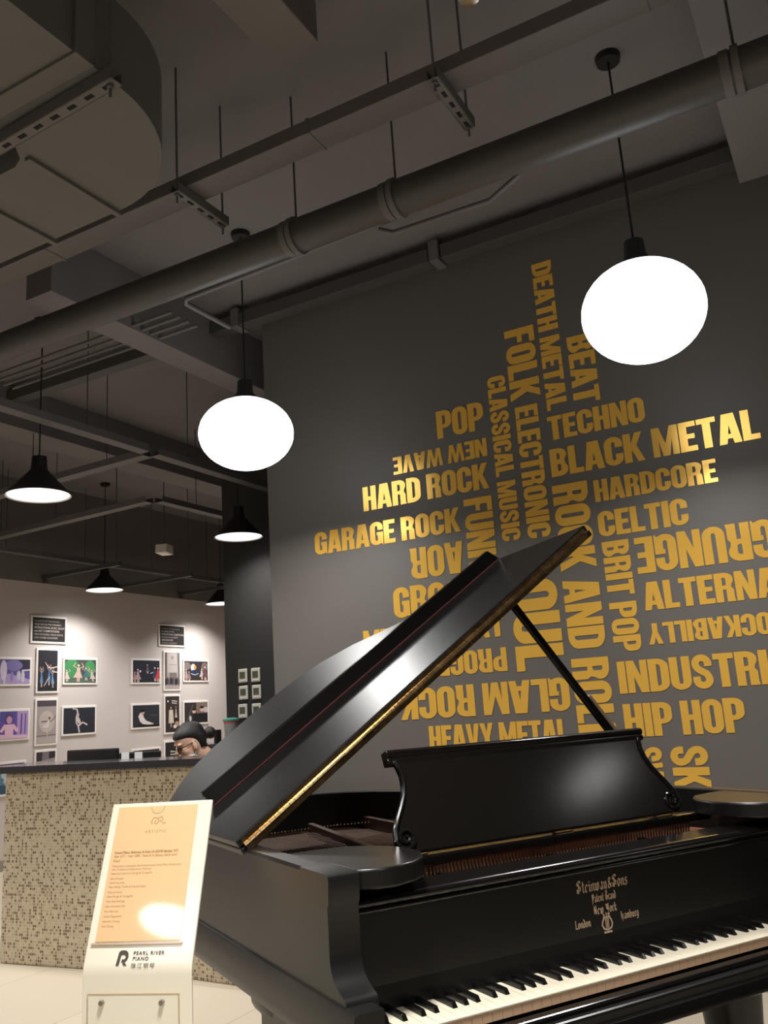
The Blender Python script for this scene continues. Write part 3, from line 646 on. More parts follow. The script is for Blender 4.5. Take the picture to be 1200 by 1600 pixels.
# wall controllers
TCOORD = [(-4.714, 1.664), (-4.578, 1.661), (-4.712, 1.522), (-4.573, 1.520), (-4.724, 1.371), (-4.579, 1.368)]
TLAB = ['upper left', 'upper right', 'middle left', 'middle right', 'lower left', 'lower right']
M['lcd'] = mat('grey_lcd', srgb(92, 92, 80), .3); M['ctrl'] = mat('white_plastic', srgb(226, 222, 208), .4)
for (x, z), lb in zip(TCOORD, TLAB):
    t = thing('wall_controller', '%s of the six white wall controllers on the black wall' % lb, 'thermostat', (x, YB, z), 0, 'white wall controllers')
    MB().box(-.046, .046, -.016, 0, -.058, .058).build('housing', M['ctrl'], t, bevel=.006)
    MB().box(-.029, .029, -.018, -.0155, -.022, .033).build('display', M['lcd'], t)
    MB().box(-.030, .030, -.018, -.0155, -.046, -.034).build('button_strip', M['frame'], t)

# ------------------------------------------------------------------ photographs on the white wall
PC = {}
def pc(r, g, b):
    k = (r, g, b)
    if k not in PC: PC[k] = mat('print_%d_%d_%d' % k, srgb(r, g, b), .6, spec=.2)
    return PC[k]
def ell(cx, cy, rx, ry, n=18, rot=0): return [(cx+rx*cos(2*pi*i/n)*cos(rot)-ry*sin(2*pi*i/n)*sin(rot), cy+rx*cos(2*pi*i/n)*sin(rot)+ry*sin(2*pi*i/n)*cos(rot)) for i in range(n)]
def picture(label, y0, y1, z0, z1, bg, shapes, cat='picture', name='photo_frame', group='photographs on the white wall'):
    t = thing(name, label, cat, (XW, (y0+y1)/2, (z0+z1)/2), 0, group)
    hw, hh = (y1-y0)/2, (z1-z0)/2; m = .022
    b = MB(); b.box(0, .014, -hw, hw, -hh, hh); b.build('frame', M['frame'], t, bevel=.003)
    iw, ih = hw-m, hh-m; mats = [pc(*bg)]; b = MB()
    b.box(.0135, .0150, -iw, iw, -ih, ih)
    for k, (col, poly) in enumerate(shapes):
        mm = pc(*col)
        if mm not in mats: mats.append(mm)
        poly = [(min(1, max(0, p[0])), min(1, max(0, p[1]))) for p in poly]
        x = .0153+.00025*k
        tri = tessellate_polygon([[Vector((p[0], p[1], 0)) for p in poly]])
        b.add([(x, -iw+2*iw*p[0], -ih+2*ih*p[1]) for p in poly], [tuple(q) for q in tri], mats.index(mm))
    b.build('print', mats, t, fix=False)
    return t
def dancer(cx, base, h, skirt, skin=(206, 176, 160), lean=0, arms=1):
    o = []
    o.append((skin, ribbon([(cx-.01*h, base), (cx-.01*h+lean*.2*h, base+.45*h)], .05*h)))
    o.append((skin, ribbon([(cx+.06*h, base), (cx+.04*h+lean*.2*h, base+.45*h)], .05*h)))
    o.append((skirt, [(cx-.17*h, base+.22*h), (cx+.19*h, base+.2*h), (cx+.07*h+lean*.25*h, base+.58*h), (cx-.05*h+lean*.25*h, base+.58*h)]))
    o.append((skirt, ell(cx+lean*.3*h, base+.64*h, .07*h, .13*h)))
    o.append((skin, ell(cx+lean*.36*h, base+.86*h, .05*h, .065*h)))
    if arms:
        for s in (-1, 1): o.append((skin, ribbon([(cx+lean*.3*h+s*.05*h, base+.72*h), (cx+lean*.3*h+s*.2*h, base+.82*h), (cx+lean*.3*h+s*.12*h, base+.99*h)], .035*h)))
    return o
BLK = (46, 45, 50)
def shift(shapes, ax=1): return shapes
picture('photo of white figures on a violet lit stage, upper left of the wall', 5.926, 6.337, 1.789, 2.082, (96, 88, 140),
        [((58, 52, 70), [(.62, .55), (1, .55), (1, 1), (.62, 1)]), ((128, 116, 168), ell(.45, .75, .3, .22)), ((172, 152, 196), [(0, 0), (1, 0), (1, .18), (.6, .3), (.3, .42), (0, .3)]), ((208, 196, 220), ell(.12, .55, .11, .42)), ((214, 204, 220), ribbon([(.16, 0), (.14, .5)], .06)), ((190, 184, 200), ell(.62, .34, .07, .2)), ((196, 190, 204), ell(.76, .3, .06, .26)), ((150, 130, 190), ell(.4, .3, .05, .2)), ((206, 200, 212), [(.72, .52), (1, .54), (1, .6), (.72, .58)])])
picture('tall photo of ballet dancers in blue dresses on black', 6.395, 6.695, 1.71, 2.187, BLK,
        dancer(.18, .10, .50, (96, 130, 172))+dancer(.55, .14, .52, (86, 118, 166), lean=.1)+dancer(.75, .08, .48, (110, 142, 184), lean=-.2)+[((206, 186, 176), ribbon([(.35, .70), (.5, .58), (.66, .56), (.98, .6)], .03)), ((206, 186, 176), ribbon([(.7, .48), (.98, .46)], .028)), ((170, 166, 170), ribbon([(.3, .12), (.46, .26), (.6, .34)], .04))])
picture('photo of stage dancers before a green backdrop', 6.75, 7.239, 1.796, 2.094, (74, 78, 78),
        [((66, 132, 84), ell(.22, .62, .24, .42)), ((72, 140, 88), ell(.80, .62, .17, .36)), ((84, 104, 92), [(0, 0), (1, 0), (1, .22), (0, .22)])]+dancer(.06, .05, .55, (206, 190, 178))+dancer(.40, .04, .82, (196, 172, 160), lean=.1)+dancer(.66, .1, .6, (70, 110, 120))+dancer(.88, .04, .56, (190, 178, 172), lean=-.2))
picture('photo of costumed performers and a red dress on a dark stage', 7.772, 8.266, 1.795, 2.104, (42, 44, 56),
        dancer(.06, .02, .5, (176, 130, 134), arms=0)+dancer(.17, .0, .66, (180, 150, 156), arms=0)+[((220, 214, 220), ell(.26, .5, .035, .05))]+dancer(.52, .4, .45, (96, 90, 104), arms=0)+dancer(.80, .05, .7, (60, 66, 92), arms=0)+dancer(.92, .02, .72, (196, 70, 78), arms=0)+[((180, 190, 210), ribbon([(.62, .4), (.74, .46)], .04))])
picture('tall photo of a pale banner over a group of people', 8.316, 8.628, 1.71, 2.21, (164, 154, 152),
        [((96, 88, 88), [(0, .2), (.12, .2), (.14, 1), (0, 1)]), ((110, 100, 100), [(.9, .3), (1, .3), (1, 1), (.84, 1)]), ((186, 176, 172), [(.16, .45), (.86, .45), (.82, .98), (.18, .98)]), ((120, 110, 110), [(.3, .30), (.78, .30), (.78, .45), (.3, .45)]), ((150, 140, 138), ell(.5, .86, .1, .05)), ((128, 118, 116), [(.28, .66), (.78, .66), (.78, .672), (.28, .672)])]
        + [((44+30*(i % 3), 42+28*(i % 3), 46+28*(i % 3)), ell(.06+.11*i, .2+.02*(i % 2), .06, .1)) for i in range(9)]+[((150, 130, 120), ell(.06+.11*i, .31+.02*(i % 2), .03, .018)) for i in range(9)])
picture('photo of a dancer in white and orange amid costumed figures', 8.676, 9.17, 1.816, 2.108, (56, 48, 50),
        [((120, 110, 104), ell(.1, .75, .16, .2)), ((110, 100, 98), ell(.86, .72, .14, .24))]+dancer(.06, .02, .62, (170, 150, 140), arms=0)+dancer(.18, .0, .5, (140, 120, 112), arms=0)+[((226, 220, 216), ell(.36, .66, .1, .2)), ((214, 130, 60), ell(.44, .68, .06, .1)), ((44, 52, 84), ell(.42, .42, .17, .14)), ((180, 180, 190), ribbon([(.26, .36), (.42, .28), (.58, .36)], .04))]+dancer(.72, .05, .62, (190, 180, 180), arms=0)+dancer(.86, .0, .8, (110, 74, 80), arms=0))
picture('photo of a performer with open arms in violet light', 5.947, 6.332, 1.242, 1.556, (104, 84, 158),
        [((90, 84, 150), [(0, .6), (.5, .6), (.5, 1), (0, 1)]), ((176, 150, 196), [(.6, .1), (1, .1), (1, 1), (.6, 1)]), ((112, 84, 150), ribbon([(.74, .15), (.76, .9)], .06)), ((120, 92, 160), ribbon([(.88, .15), (.9, .9)], .05)), ((226, 186, 206), [(.18, .0), (.46, 0), (.48, .52), (.16, .52)]), ((226, 186, 206), ribbon([(.2, .5), (.02, .25)], .12)), ((220, 180, 204), ribbon([(.44, .5), (.62, .25)], .12)), ((100, 70, 110), ell(.32, .80, .12, .12)), ((200, 150, 176), ell(.32, .68, .1, .14)), ((220, 180, 204), [(0, 0), (1, 0), (1, .1), (0, .16)])])
picture('tall grey photo of a ballerina in arabesque', 6.395, 6.691, 1.167, 1.656, (164, 152, 150),
        [((82, 74, 80), [(0, .86), (1, .86), (1, 1), (0, 1)]), ((124, 114, 112), [(0, .16), (1, .18), (1, .205), (0, .185)]), ((176, 166, 160), [(0, 0), (1, 0), (1, .16), (0, .15)]), ((186, 174, 168), ell(.5, .5, .4, .26)), ((196, 180, 174), ribbon([(.54, .16), (.53, .36)], .05)), ((206, 196, 190), ell(.47, .40, .17, .05)), ((214, 200, 194), ell(.57, .47, .06, .08)), ((120, 100, 96), ribbon([(.54, .51), (.22, .505)], .025)), ((130, 106, 100), ribbon([(.68, .5), (.8, .54), (.97, .63)], .03)), ((74, 60, 60), ell(.64, .585, .045, .028))])
picture('photo of a lone dancer arched backwards on black', 6.745, 7.231, 1.249, 1.567, (46, 48, 56),
        [((196, 180, 178), ribbon([(.28, .97), (.42, .94), (.44, .8), (.40, .62), (.40, .42), (.46, .28), (.5, .02)], .05)), ((206, 190, 186), ribbon([(.46, .28), (.6, .42), (.75, .31)], .06)), ((200, 184, 180), ell(.47, .5, .055, .14, rot=.3)), ((190, 160, 150), ell(.46, .72, .03, .045)), ((196, 180, 178), ribbon([(.46, .62), (.42, .78)], .035))])
picture('photo of a pianist in a white shirt at the keys on dark', 7.769, 8.257, 1.267, 1.569, (48, 50, 58),
        [((218, 208, 206), [(.20, .48), (.26, .64), (.36, .60), (.42, .40), (.50, .28), (.70, .18), (.72, .10), (.55, .10), (.36, .14), (.26, .26)]), ((196, 160, 146), ell(.36, .66, .07, .09)), ((30, 28, 32), ell(.35, .745, .09, .07)), ((200, 170, 156), ell(.72, .13, .05, .04)), ((26, 27, 32), [(.5, 0), (1, 0), (1, .1), (.5, .06)]), ((104, 104, 110), ribbon([(.64, .55), (.9, .5)], .02)), ((34, 34, 40), [(.22, .02), (.5, .02), (.5, .1), (.22, .14)])])
picture('tall photo of two singers in pale dresses below a lit sign', 8.32, 8.614, 1.183, 1.665, (58, 50, 50),
        [((196, 190, 180), [(.45, .86), (.85, .84), (.85, .87), (.45, .89)]), ((190, 184, 176), [(.45, .80), (.82, .78), (.82, .81), (.45, .83)])]+dancer(.38, .14, .62, (206, 192, 172), arms=0)+dancer(.74, .3, .46, (200, 190, 176), arms=0)+[((206, 192, 172), [(.2, .25), (.58, .25), (.52, .62), (.24, .62)]), ((40, 34, 34), ell(.74, .34, .14, .06)), ((170, 140, 120), ell(.8, .22, .16, .08)), ((220, 210, 200), ell(.65, .15, .12, .05)), ((226, 224, 220), ell(.16, .86, .05, .03))])
picture('photo of two faces behind a dark piano', 8.666, 9.154, 1.278, 1.58, (56, 50, 50),
        [((124, 108, 102), [(.5, .45), (1, .45), (1, 1), (.5, 1)]), ((36, 34, 38), [(.36, .06), (.98, .06), (.98, .46), (.36, .46)]), ((206, 170, 150), ell(.40, .56, .08, .1)), ((40, 30, 30), ell(.40, .65, .08, .05)), ((206, 170, 150), ell(.74, .64, .08, .12)), ((40, 30, 30), ell(.74, .75, .09, .06)), ((196, 180, 176), ell(.92, .62, .12, .14)), ((200, 198, 196), ell(.24, .22, .05, .14)), ((110, 104, 104), ribbon([(.1, .1), (.36, .9)], .025))])
picture('tall photo with dark side panels and a grey centre, low on the wall', 6.401, 6.687, .667, 1.126, (150, 142, 142),
        [((64, 54, 62), [(0, .78), (.3, .78), (.32, 1), (0, 1)]), ((60, 50, 58), [(.66, .82), (1, .84), (1, 1), (.66, 1)]), ((120, 114, 120), [(.32, .8), (.66, .82), (.66, 1), (.32, 1)]), ((174, 166, 164), [(0, 0), (1, 0), (1, .3), (0, .25)])]+dancer(.5, .2, .5, (190, 180, 176)))
picture('photo of an ensemble on a dark stage, half behind the monitors', 7.778, 8.252, .748, 1.043, (50, 42, 44),
        sum([dancer(.1+.13*i, .2+.06*(i % 2), .45, (150+10*(i % 3), 140, 146), arms=0) for i in range(7)], []))
picture('tall photo with a lit sign, half behind the seated woman', 8.314, 8.605, .637, 1.106, (44, 42, 44),
        [((190, 186, 180), [(.35, .72), (.9, .70), (.9, .74), (.35, .76)]), ((180, 176, 170), [(.35, .64), (.9, .62), (.9, .66), (.35, .68)])]+dancer(.4, .1, .5, (190, 178, 170), arms=0)+dancer(.7, .1, .52, (170, 160, 156), arms=0))
picture('photo in blue and white tones at the low left end of the wall', 5.93, 6.302, .707, 1.038, (96, 128, 150),
        [((62, 88, 110), [(0, 0), (1, 0), (1, .3), (0, .3)]), ((178, 196, 206), ell(.45, .62, .3, .16)), ((206, 214, 220), ell(.7, .5, .16, .2)), ((88, 70, 90), [(.1, .86), (.95, .88), (.95, 1), (.1, 1)])]+dancer(.3, .28, .4, (200, 204, 214), arms=0)+dancer(.8, .3, .4, (190, 200, 214), arms=0))

def title_board(label, y0, y1, z0, z1, lines):
    t = picture(label, y0, y1, z0, z1, (44, 40, 39), [], 'sign', 'title_board', 'black title boards on the white wall')
    yl = -(y1-y0)/2+.045; z = (z1-z0)/2-.068; M.setdefault('board_text', mat('pale_board_text', srgb(176, 166, 158), .5))
    for s, sz, bd in lines:
        vs, fs = text_mesh(s, sz, bold=bd)
        wd = max([v.x for v in vs]+[.001]); k = min(1, ((y1-y0)-.075)/wd)
        MB().add([(.0158, yl+v.x*k, z+v.y) for v in vs], fs).build('text_line', M['board_text'], t, fix=False); z -= .036
title_board('black title board above the blue ballet photo', 6.313, 6.79, 2.237, 2.537,
            [('STUDENTS OF THE SCHOOL', .026, 0), ('TAKE PART IN THE WINNERS /', .026, .0004), ('INTERNATIONAL MUSIC, BALLET', .030, .0006), ('and ART COMPETITIONS', .030, .0006), ('HELD IN RUSSIA, HONG KONG', .027, 0), ('AND OTHER COUNTRIES', .027, 0)])
title_board('black title board above the pale banner photo', 8.234, 8.718, 2.262, 2.546,
            [('STUDENTS OF THE SCHOOL', .026, 0), ('WINNERS OF THE', .028, .0004), ('INTERNATIONAL COMPETITIONS', .030, .0006), ('PERFORM IN CONCERTS', .027, 0), ('AMBASSADORS', .030, .0006), ('OF MUSIC AND BALLET', .027, 0)])

# ------------------------------------------------------------------ sign stand
SE = Vector((.949, .314, 0)).normalized(); SN = Vector((.314, -.949, 0)).normalized()
bendc = Vector((-1.5165, 1.528, .785)); SL = .362
tl = Vector((0, 0, 1))*cos(radians(22.2))-SN*sin(radians(22.2))     # along the tilted panel
tn = Vector((0, 0, 1))*sin(radians(22.2))+SN*cos(radians(22.2))     # its front normal
sg = thing('sign_stand', 'white acrylic sign stand with a peach information sheet, beside the piano', 'sign', (bendc.x, bendc.y, 0))
so = Vector((bendc.x, bendc.y, 0)); HWID = .128
def SP(a, b, d):
    """a across, b along the sheet (up the tilted panel, or down the upright), d in front"""
    if b >= 0: p = bendc+a*SE+b*tl+d*tn
    else: p = bendc+a*SE+Vector((0, 0, b))+d*SN
    return p-so
prof = []
for t in range(9):
    an = radians(22.2)*(t/8); R = .05; off = R*math.tan(radians(11.1))
    prof.append((an, off))
def side_pts():
    base = [SP(0, SL, 0)]; A = SP(0, .012, 0); B = SP(0, -.012, 0); C0 = SP(0, 0, 0)
    for i in range(7):
        t = i/6; base.append(A*(1-t)**2+C0*2*t*(1-t)+B*t*t)
    base.append(SP(0, -.765, 0)); return base
pts = side_pts(); b = MB(); vs = []; n = len(pts)
for i, p in enumerate(pts):
    nn = tn if i < 2 else (SN if i > n-3 else (tn*(1-(i-1)/6)+SN*((i-1)/6)).normalized())
    for a, d in ((-HWID, 0), (HWID, 0), (HWID, -.008), (-HWID, -.008)): vs.append(p+a*SE+d*nn)
b.add(vs, [(i*4+j, i*4+(j+1) % 4, i*4+4+(j+1) % 4, i*4+4+j) for i in range(n-1) for j in range(4)]+[(0, 1, 2, 3), tuple(4*(n-1)+j for j in range(4))])
b.build('panel', M['acrylic'], sg, bevel=.002)
fb = MB(); c = SP(0, -.772, -.14); fb.obox(c, SE*.15, SN*.16, (0, 0, .009)); fb.build('foot_plate', M['acrylic'], sg, bevel=.004)
notch = [(-.009+.019*cos(radians(a)), .352+.019*sin(radians(a))) for a in range(180, 361, 20)]
sheet = [(-.109, .056), (.094, .056), (.094, .352), (-.109, .352)]
ins = MB().prism(sheet, [], lambda a, b_, d: tuple(SP(a, b_, .001+d)), .0012).build('information_sheet', M['insert'], sg)
MB().prism(rect(-.116, .100, .049, .053), [], lambda a, b_, d: tuple(SP(a, b_, .000+d)), .005).build('sheet_ledge', M['clear_edge'], sg)
LINES = [('Grand Piano Steinway & Sons (A 83378 Model: "A")', .0076, 0.2439, .0003), ("Size: 6'2\" - Year 1896 - Rebuilt in Ebony, black Satin", .0076, 0.2355, .0001), ('Finish', .0076, 0.2253, .0001),
         ('Great piano completely rebuilt/restored by Royal Piano Works with', .0062, 0.2143, 0), ('their Professional Restoration Methods', .0062, 0.2067, 0),
         ('Steel wire hammers, Strings & Tuning Pin', .0062, 0.1979, 0), ('New Damper', .0062, 0.1869, 0), ('Gold Iron plate', .0062, 0.1776, 0), ('New Strings Treble & Ivoryline Keys', .0062, 0.1687, 0), ('New pin block', .0062, 0.1573, 0),
         ('New Strings & Tuning Pin', .0062, 0.1480, 0), ('New Key Bushings', .0062, 0.1378, 0), ('New Hammers Felt', .0062, 0.1272, 0), ('New Rest rail', .0062, 0.1166, 0), ('Action Regulation', .0062, 0.1060, 0), ('Hammer Voicing', .0062, 0.0954, 0), ('Fine Tuning', .0062, 0.0853, 0)]
for s, sz, bb, bd in LINES:
    vs, fs = text_mesh(s, sz, shear=.15, bold=bd); wd = max(v.x for v in vs); k = min(1, .185/wd)
    MB().add([tuple(SP(-.100+v.x*k, bb+v.y, .0026)) for v in vs], fs).build('text_line', M['ink'], sg, fix=False)
tx = MB()
vs, fs = text_mesh('ARTISTIC', .009, align='CENTER', spacing=1.5); tx.add([tuple(SP(-.004+v.x, .289+v.y, .0026)) for v in vs], fs)
def sfn(x, y): return tuple(SP(x, y-.010, .0026))
stroke(tx, [(-.016, .319), (-.019, .326), (-.013, .334), (-.004, .333), (0, .326), (-.004, .319), (-.010, .322), (-.008, .328)], .0018, sfn)
stroke(tx, [(-.002, .333), (.006, .336), (.010, .330), (.006, .324), (.002, .328)], .0016, sfn)
vs, fs = text_mesh('2004', .006); tx.add([tuple(SP(.007+v.x, .309+v.y, .0026)) for v in vs], fs)
stroke(tx, [(-.007+.017*cos(radians(a)), .361+.017*sin(radians(a))) for a in range(180, 361, 15)], .0012, sfn)
o = tx.build('sheet_emblem', M['ink'], sg, fix=False)
lg = MB()
def lfn(x, y): return tuple(SP(x, y, .0012))
k = .030
def lp(poly, holes=()):
    lg.prism(poly, list(holes), lambda a, b_, d: tuple(SP(a, b_, .0006+d)), .0008)
X0, Y0 = -.050, .008
lp([(X0, Y0), (X0+.007, Y0), (X0+.010, Y0+.021), (X0+.016, Y0+.021)]+arc(X0+.017, Y0+.0165, .004, .0045, 90, -90, 6)+[(X0+.013, Y0+.012), (X0+.012, Y0+.006)]+arc(X0+.017, Y0+.018, .010, .012, -90, 90, 10)+[(X0+.009, Y0+.030), (X0+.004, Y0+.027)])
lp([(X0+.015, Y0+.004), (X0+.019, Y0+.0065), (X0+.026, Y0), (X0+.019, Y0)])
for s, sz, y in (('PEARL RIVER', .0098, .0305), ('PIANO', .0098, .0195)):
    vs, fs = text_mesh(s, sz, bold=.0002, spacing=1.25); lg.add([tuple(SP(-.012+v.x*1.08, y-.002+v.y*1.08, .0012)) for v in vs], fs)
vs, fs = text_mesh('珠江钢琴', .0115, spacing=1.35); lg.add([tuple(SP(-.014+v.x*1.08, .003+v.y, .0012)) for v in vs], fs)
lg.build('logo_lettering', M['dark_ink'], sg, fix=False)
MB().prism(rect(-.113, .100, -.33, -.047), [rect(-.1115, .0985, -.3285, -.0485)], lambda a, b_, d: tuple(SP(a, b_, .0002+d)), .004).build('pocket_edge', M['clear_edge'], sg)
MB().prism(rect(-.1115, .0985, -.3285, -.0485), [], lambda a, b_, d: tuple(SP(a, b_, .0002+d)), .003).build('pocket', M['acrylic'], sg)
for a in (-.078, .062):
    sc = MB(); c = SP(a, -.064, 0); sc.tube([c+SN*.003, c+SN*.012], .0055, 16); sc.build('standoff_screw', M['steel'], sg, bevel=.001)

# ------------------------------------------------------------------ the seated woman
pr = thing('person', 'woman with dark hair in a bun and glasses, seated behind the counter looking down', 'person', (-3.717, 4.512, 0), radians(-118))
def skin_mesh(chains, vox=None):
    """one joined surface grown from joint chains [(x,y,z,r)...]"""
    me = bpy.data.meshes.new('tmp'); vs, es, rs = [], [], []
    for ch in chains:
        for i, q in enumerate(ch):
            if i == 0 and len(q) == 1: idx = q[0]; last = idx; continue
            vs.append(q[:3]); rs.append(q[3] if not isinstance(q[3], tuple) else q[3]); k = len(vs)-1
            if i: es.append((last, k))
            last = k
    me.from_pydata(vs, es, []); o = bpy.data.objects.new('tmp', me); COL.objects.link(o)
    o.modifiers.new('s', 'SKIN'); sk = me.skin_vertices[0].data
    for i, r in enumerate(rs): sk[i].radius = r if isinstance(r, tuple) else (r, r); sk[i].use_root = (i == 0)
    m = o.modifiers.new('d', 'SUBSURF'); m.levels = 2
    dg = bpy.context.evaluated_depsgraph_get(); dg.update()
    out = bpy.data.meshes.new_from_object(o.evaluated_get(dg)); v = [x.co.copy() for x in out.vertices]; f = [tuple(p.vertices) for p in out.polygons]
    bpy.data.objects.remove(o); bpy.data.meshes.remove(me); bpy.data.meshes.remove(out); return v, f
def remesh(v, f, vox, name, m, parent, smooth_it=4):
    me = bpy.data.meshes.new('tmp'); me.from_pydata(v, [], f); o = bpy.data.objects.new('tmp', me); COL.objects.link(o)
    r = o.modifiers.new('r', 'REMESH'); r.mode = 'VOXEL'; r.voxel_size = vox
    s = o.modifiers.new('s', 'SMOOTH'); s.iterations = smooth_it; s.factor = .5
    dg = bpy.context.evaluated_depsgraph_get(); dg.update()
    out = bpy.data.meshes.new_from_object(o.evaluated_get(dg)); bpy.data.objects.remove(o); bpy.data.meshes.remove(me)
    out.materials.clear(); out.materials.append(m)
    for p in out.polygons: p.use_smooth = True
    q = bpy.data.objects.new(name, out); COL.objects.link(q); q.parent = parent; return q
HEAD = Matrix.Translation((.225, 0, 1.183)) @ Matrix.Rotation(radians(23), 4, 'Y')      # pitched down
def loft(rings, M4, n=32, p=2.2):
    vs, fs = [], []
    for (z, xf, xb, hw) in rings:
        cx, rx = (xf+xb)/2, (xf-xb)/2
        for k in range(n):
            a = 2*pi*k/n; c, s_ = cos(a), sin(a)
            vs.append(M4 @ Vector((cx+rx*math.copysign(abs(c)**(2/p), c), hw*math.copysign(abs(s_)**(2/p), s_), z)))
    for i in range(len(rings)-1):
        for k in range(n): fs.append((i*n+k, i*n+(k+1) % n, (i+1)*n+(k+1) % n, (i+1)*n+k))
    fs.append(tuple(reversed(range(n)))); fs.append(tuple((len(rings)-1)*n+k for k in range(n))); return vs, fs
def join(*parts):
    V, F = [], []
    for v, f in parts: o = len(V); V += list(v); F += [tuple(i+o for i in q) for q in f]
    return V, F
head_rings = [(-.115, .082, .030, .022), (-.105, .088, .010, .036), (-.085, .088, -.02, .050), (-.06, .086, -.05, .060), (-.03, .084, -.075, .066), (0, .083, -.09, .070), (.03, .088, -.098, .073), (.06, .084, -.098, .073), (.085, .066, -.088, .064), (.105, .036, -.062, .046), (.114, .008, -.035, .024)]
hv = loft(head_rings, HEAD)
def mball(c, r, M4=HEAD, n=16, m=10):
    b = MB().ball((0, 0, 0), r, n, m); return [M4 @ (Vector(c)+Vector(q)) for q in b.v], b.f
nose = (lambda b: ([HEAD @ Vector(q) for q in b.v], b.f))(MB().tube([(.080, 0, .018), (.096, 0, -.005), (.106, 0, -.026), (.092, 0, -.036)], [.007, .009, .0125, .009], 10))
ears = [mball((.004, s*.077, -.020), (.017, .010, .030)) for s in (-1, 1)]
brow = [mball((.078, s*.03, .022), (.012, .026, .008)) for s in (-1, 1)]
lips = [mball((.084, 0, -.060), (.010, .022, .006)), mball((.083, 0, -.070), (.010, .019, .006))]
chin = [mball((.078, 0, -.100), (.016, .024, .016))]
cheek = [mball((.055, s*.038, -.028), (.03, .026, .026)) for s in (-1, 1)]
neck = skin_mesh([[(.02, 0, .98, .062), (.07, 0, 1.05, .054), (.15, 0, 1.12, .053), (.20, 0, 1.17, .055)]])
torso = skin_mesh([[(-.03, 0, .52, (.16, .13)), (-.03, 0, .66, (.145, .11)), (-.01, 0, .82, (.16, .115)), (.0, 0, .95, (.13, .09)), (.03, 0, 1.0, (.06, .06))]])
def arm_chain(s):
    return skin_mesh([[(.0, s*.12, .955, .058), (.02, s*.185, .93, .052), (.05, s*.215, .80, .044), (.04, s*.225, .71, .040), (.10, s*.19, .665, .036), (.165, s*.13, .64, .027)]])
def hand(s):
    ps = [MB().ball((.19, s*.105, .632), (.032, .036, .016), 14, 8)]; V = [(p.v, p.f) for p in ps]
    for i, L in enumerate((.060, .068, .064, .050)):
        x0 = .205-i*.004; y0 = s*(.075+i*.019)
        V.append(skin_mesh([[(x0-.01, y0, .634, .009), (x0+L*.35, y0, .638, .0085), (x0+L*.72, y0, .632, .008), (x0+L, y0, .622, .0065)]]))
    V.append(skin_mesh([[(.175, s*.085, .634, .011), (.196, s*.062, .634, .0105), (.216, s*.050, .628, .009)]]))
    return join(*V)
legs = [skin_mesh([[(-.02, s*.09, .53, .088), (.10, s*.11, .54, .078), (.22, s*.12, .52, .058), (.20, s*.12, .36, .052), (.14, s*.12, .16, .042), (.11, s*.12, .07, .038), (.17, s*.13, .035, .035), (.25, s*.135, .03, .028)]]) for s in (-1, 1)]
bv = join(hv, nose, *ears, *brow, *lips, *chin, *cheek, neck, torso, arm_chain(-1), arm_chain(1), hand(-1), hand(1), *legs)
remesh(*bv, .0055, 'body', M['skin'], pr, 3)
def scaled(part, k):
    v, f = part; return v, f
shirt = join(skin_mesh([[(-.03, 0, .50, (.178, .148)), (-.03, 0, .66, (.16, .126)), (-.01, 0, .82, (.175, .13)), (.0, 0, .95, (.145, .105)), (.035, 0, 1.015, (.075, .072))]]),
             *[skin_mesh([[(.0, s*.12, .955, .068), (.02, s*.185, .93, .062), (.05, s*.215, .80, .054), (.04, s*.225, .71, .050), (.10, s*.19, .665, .046), (.14, s*.155, .648, .038)]]) for s in (-1, 1)])
remesh(*shirt, .008, 'shirt', M['shirt'], pr, 3)
tro = join(*[skin_mesh([[(-.02, s*.09, .53, .098), (.10, s*.11, .54, .088), (.22, s*.12, .52, .066), (.20, s*.12, .36, .062), (.135, s*.12, .13, .055)]]) for s in (-1, 1)])
remesh(*tro, .009, 'trousers', M['shirt'], pr, 3)
for s in (-1, 1):
    v, f = skin_mesh([[(.10, s*.12, .08, .046), (.12, s*.122, .045, .045), (.18, s*.13, .042, .044), (.26, s*.136, .036, .034)]]); MB().add(v, f).build('shoe', M['monitor'], pr, smooth=True)
# hair: cap swept back to a bun, ears and face left free
cap = []
hr = [(-.052, -.030, -.083, .066), (-.03, -.018, -.095, .073), (0, .000, -.103, .078), (.02, .022, -.108, .0805), (.04, .060, -.110, .081), (.058, .090, -.109, .081), (.075, .086, -.104, .077), (.09, .074, -.096, .069), (.108, .044, -.076, .053), (.122, .012, -.045, .030), (.127, -.004, -.028, .012)]
hvv = loft(hr, HEAD)
bun = mball((-.142, 0, -.004), (.036, .042, .040)); tie = mball((-.112, 0, .0), (.028, .030, .030)); nape = mball((-.072, 0, -.052), (.022, .045, .030))
remesh(*join(hvv, bun, tie, nape), .005, 'hair', M['hair'], pr, 2)
gl = MB()
for s in (-1, 1):
    ring = [(.097-.006*abs(cos(a)), s*(.032+.024*cos(a)), -.004+.020*sin(a)) for a in [2*pi*i/22 for i in range(23)]]
    gl.tube([HEAD @ Vector(q) for q in ring], .0030, 6, cap=False)
    gl.tube([HEAD @ Vector(q) for q in ((.090, s*.057, .002), (.06, s*.074, .003), (-.01, s*.078, .006))], .0026, 6)
gl.tube([HEAD @ Vector(q) for q in ((.099, -.010, .0), (.102, 0, .003), (.099, .010, .0))], .0024, 6)
gl.build('glasses', M['glasses'], pr, smooth=True)
for s in (-1, 1):
    e = MB(); v, f = mball((.079, s*.031, -.004), (.008, .013, .006)); e.add(v, f); e.build('eye', M['glasses'], pr, smooth=True)
v, f = mball((.090, 0, -.065), (.004, .019, .007)); MB().add(v, f).build('lips', M['lip'], pr, smooth=True)
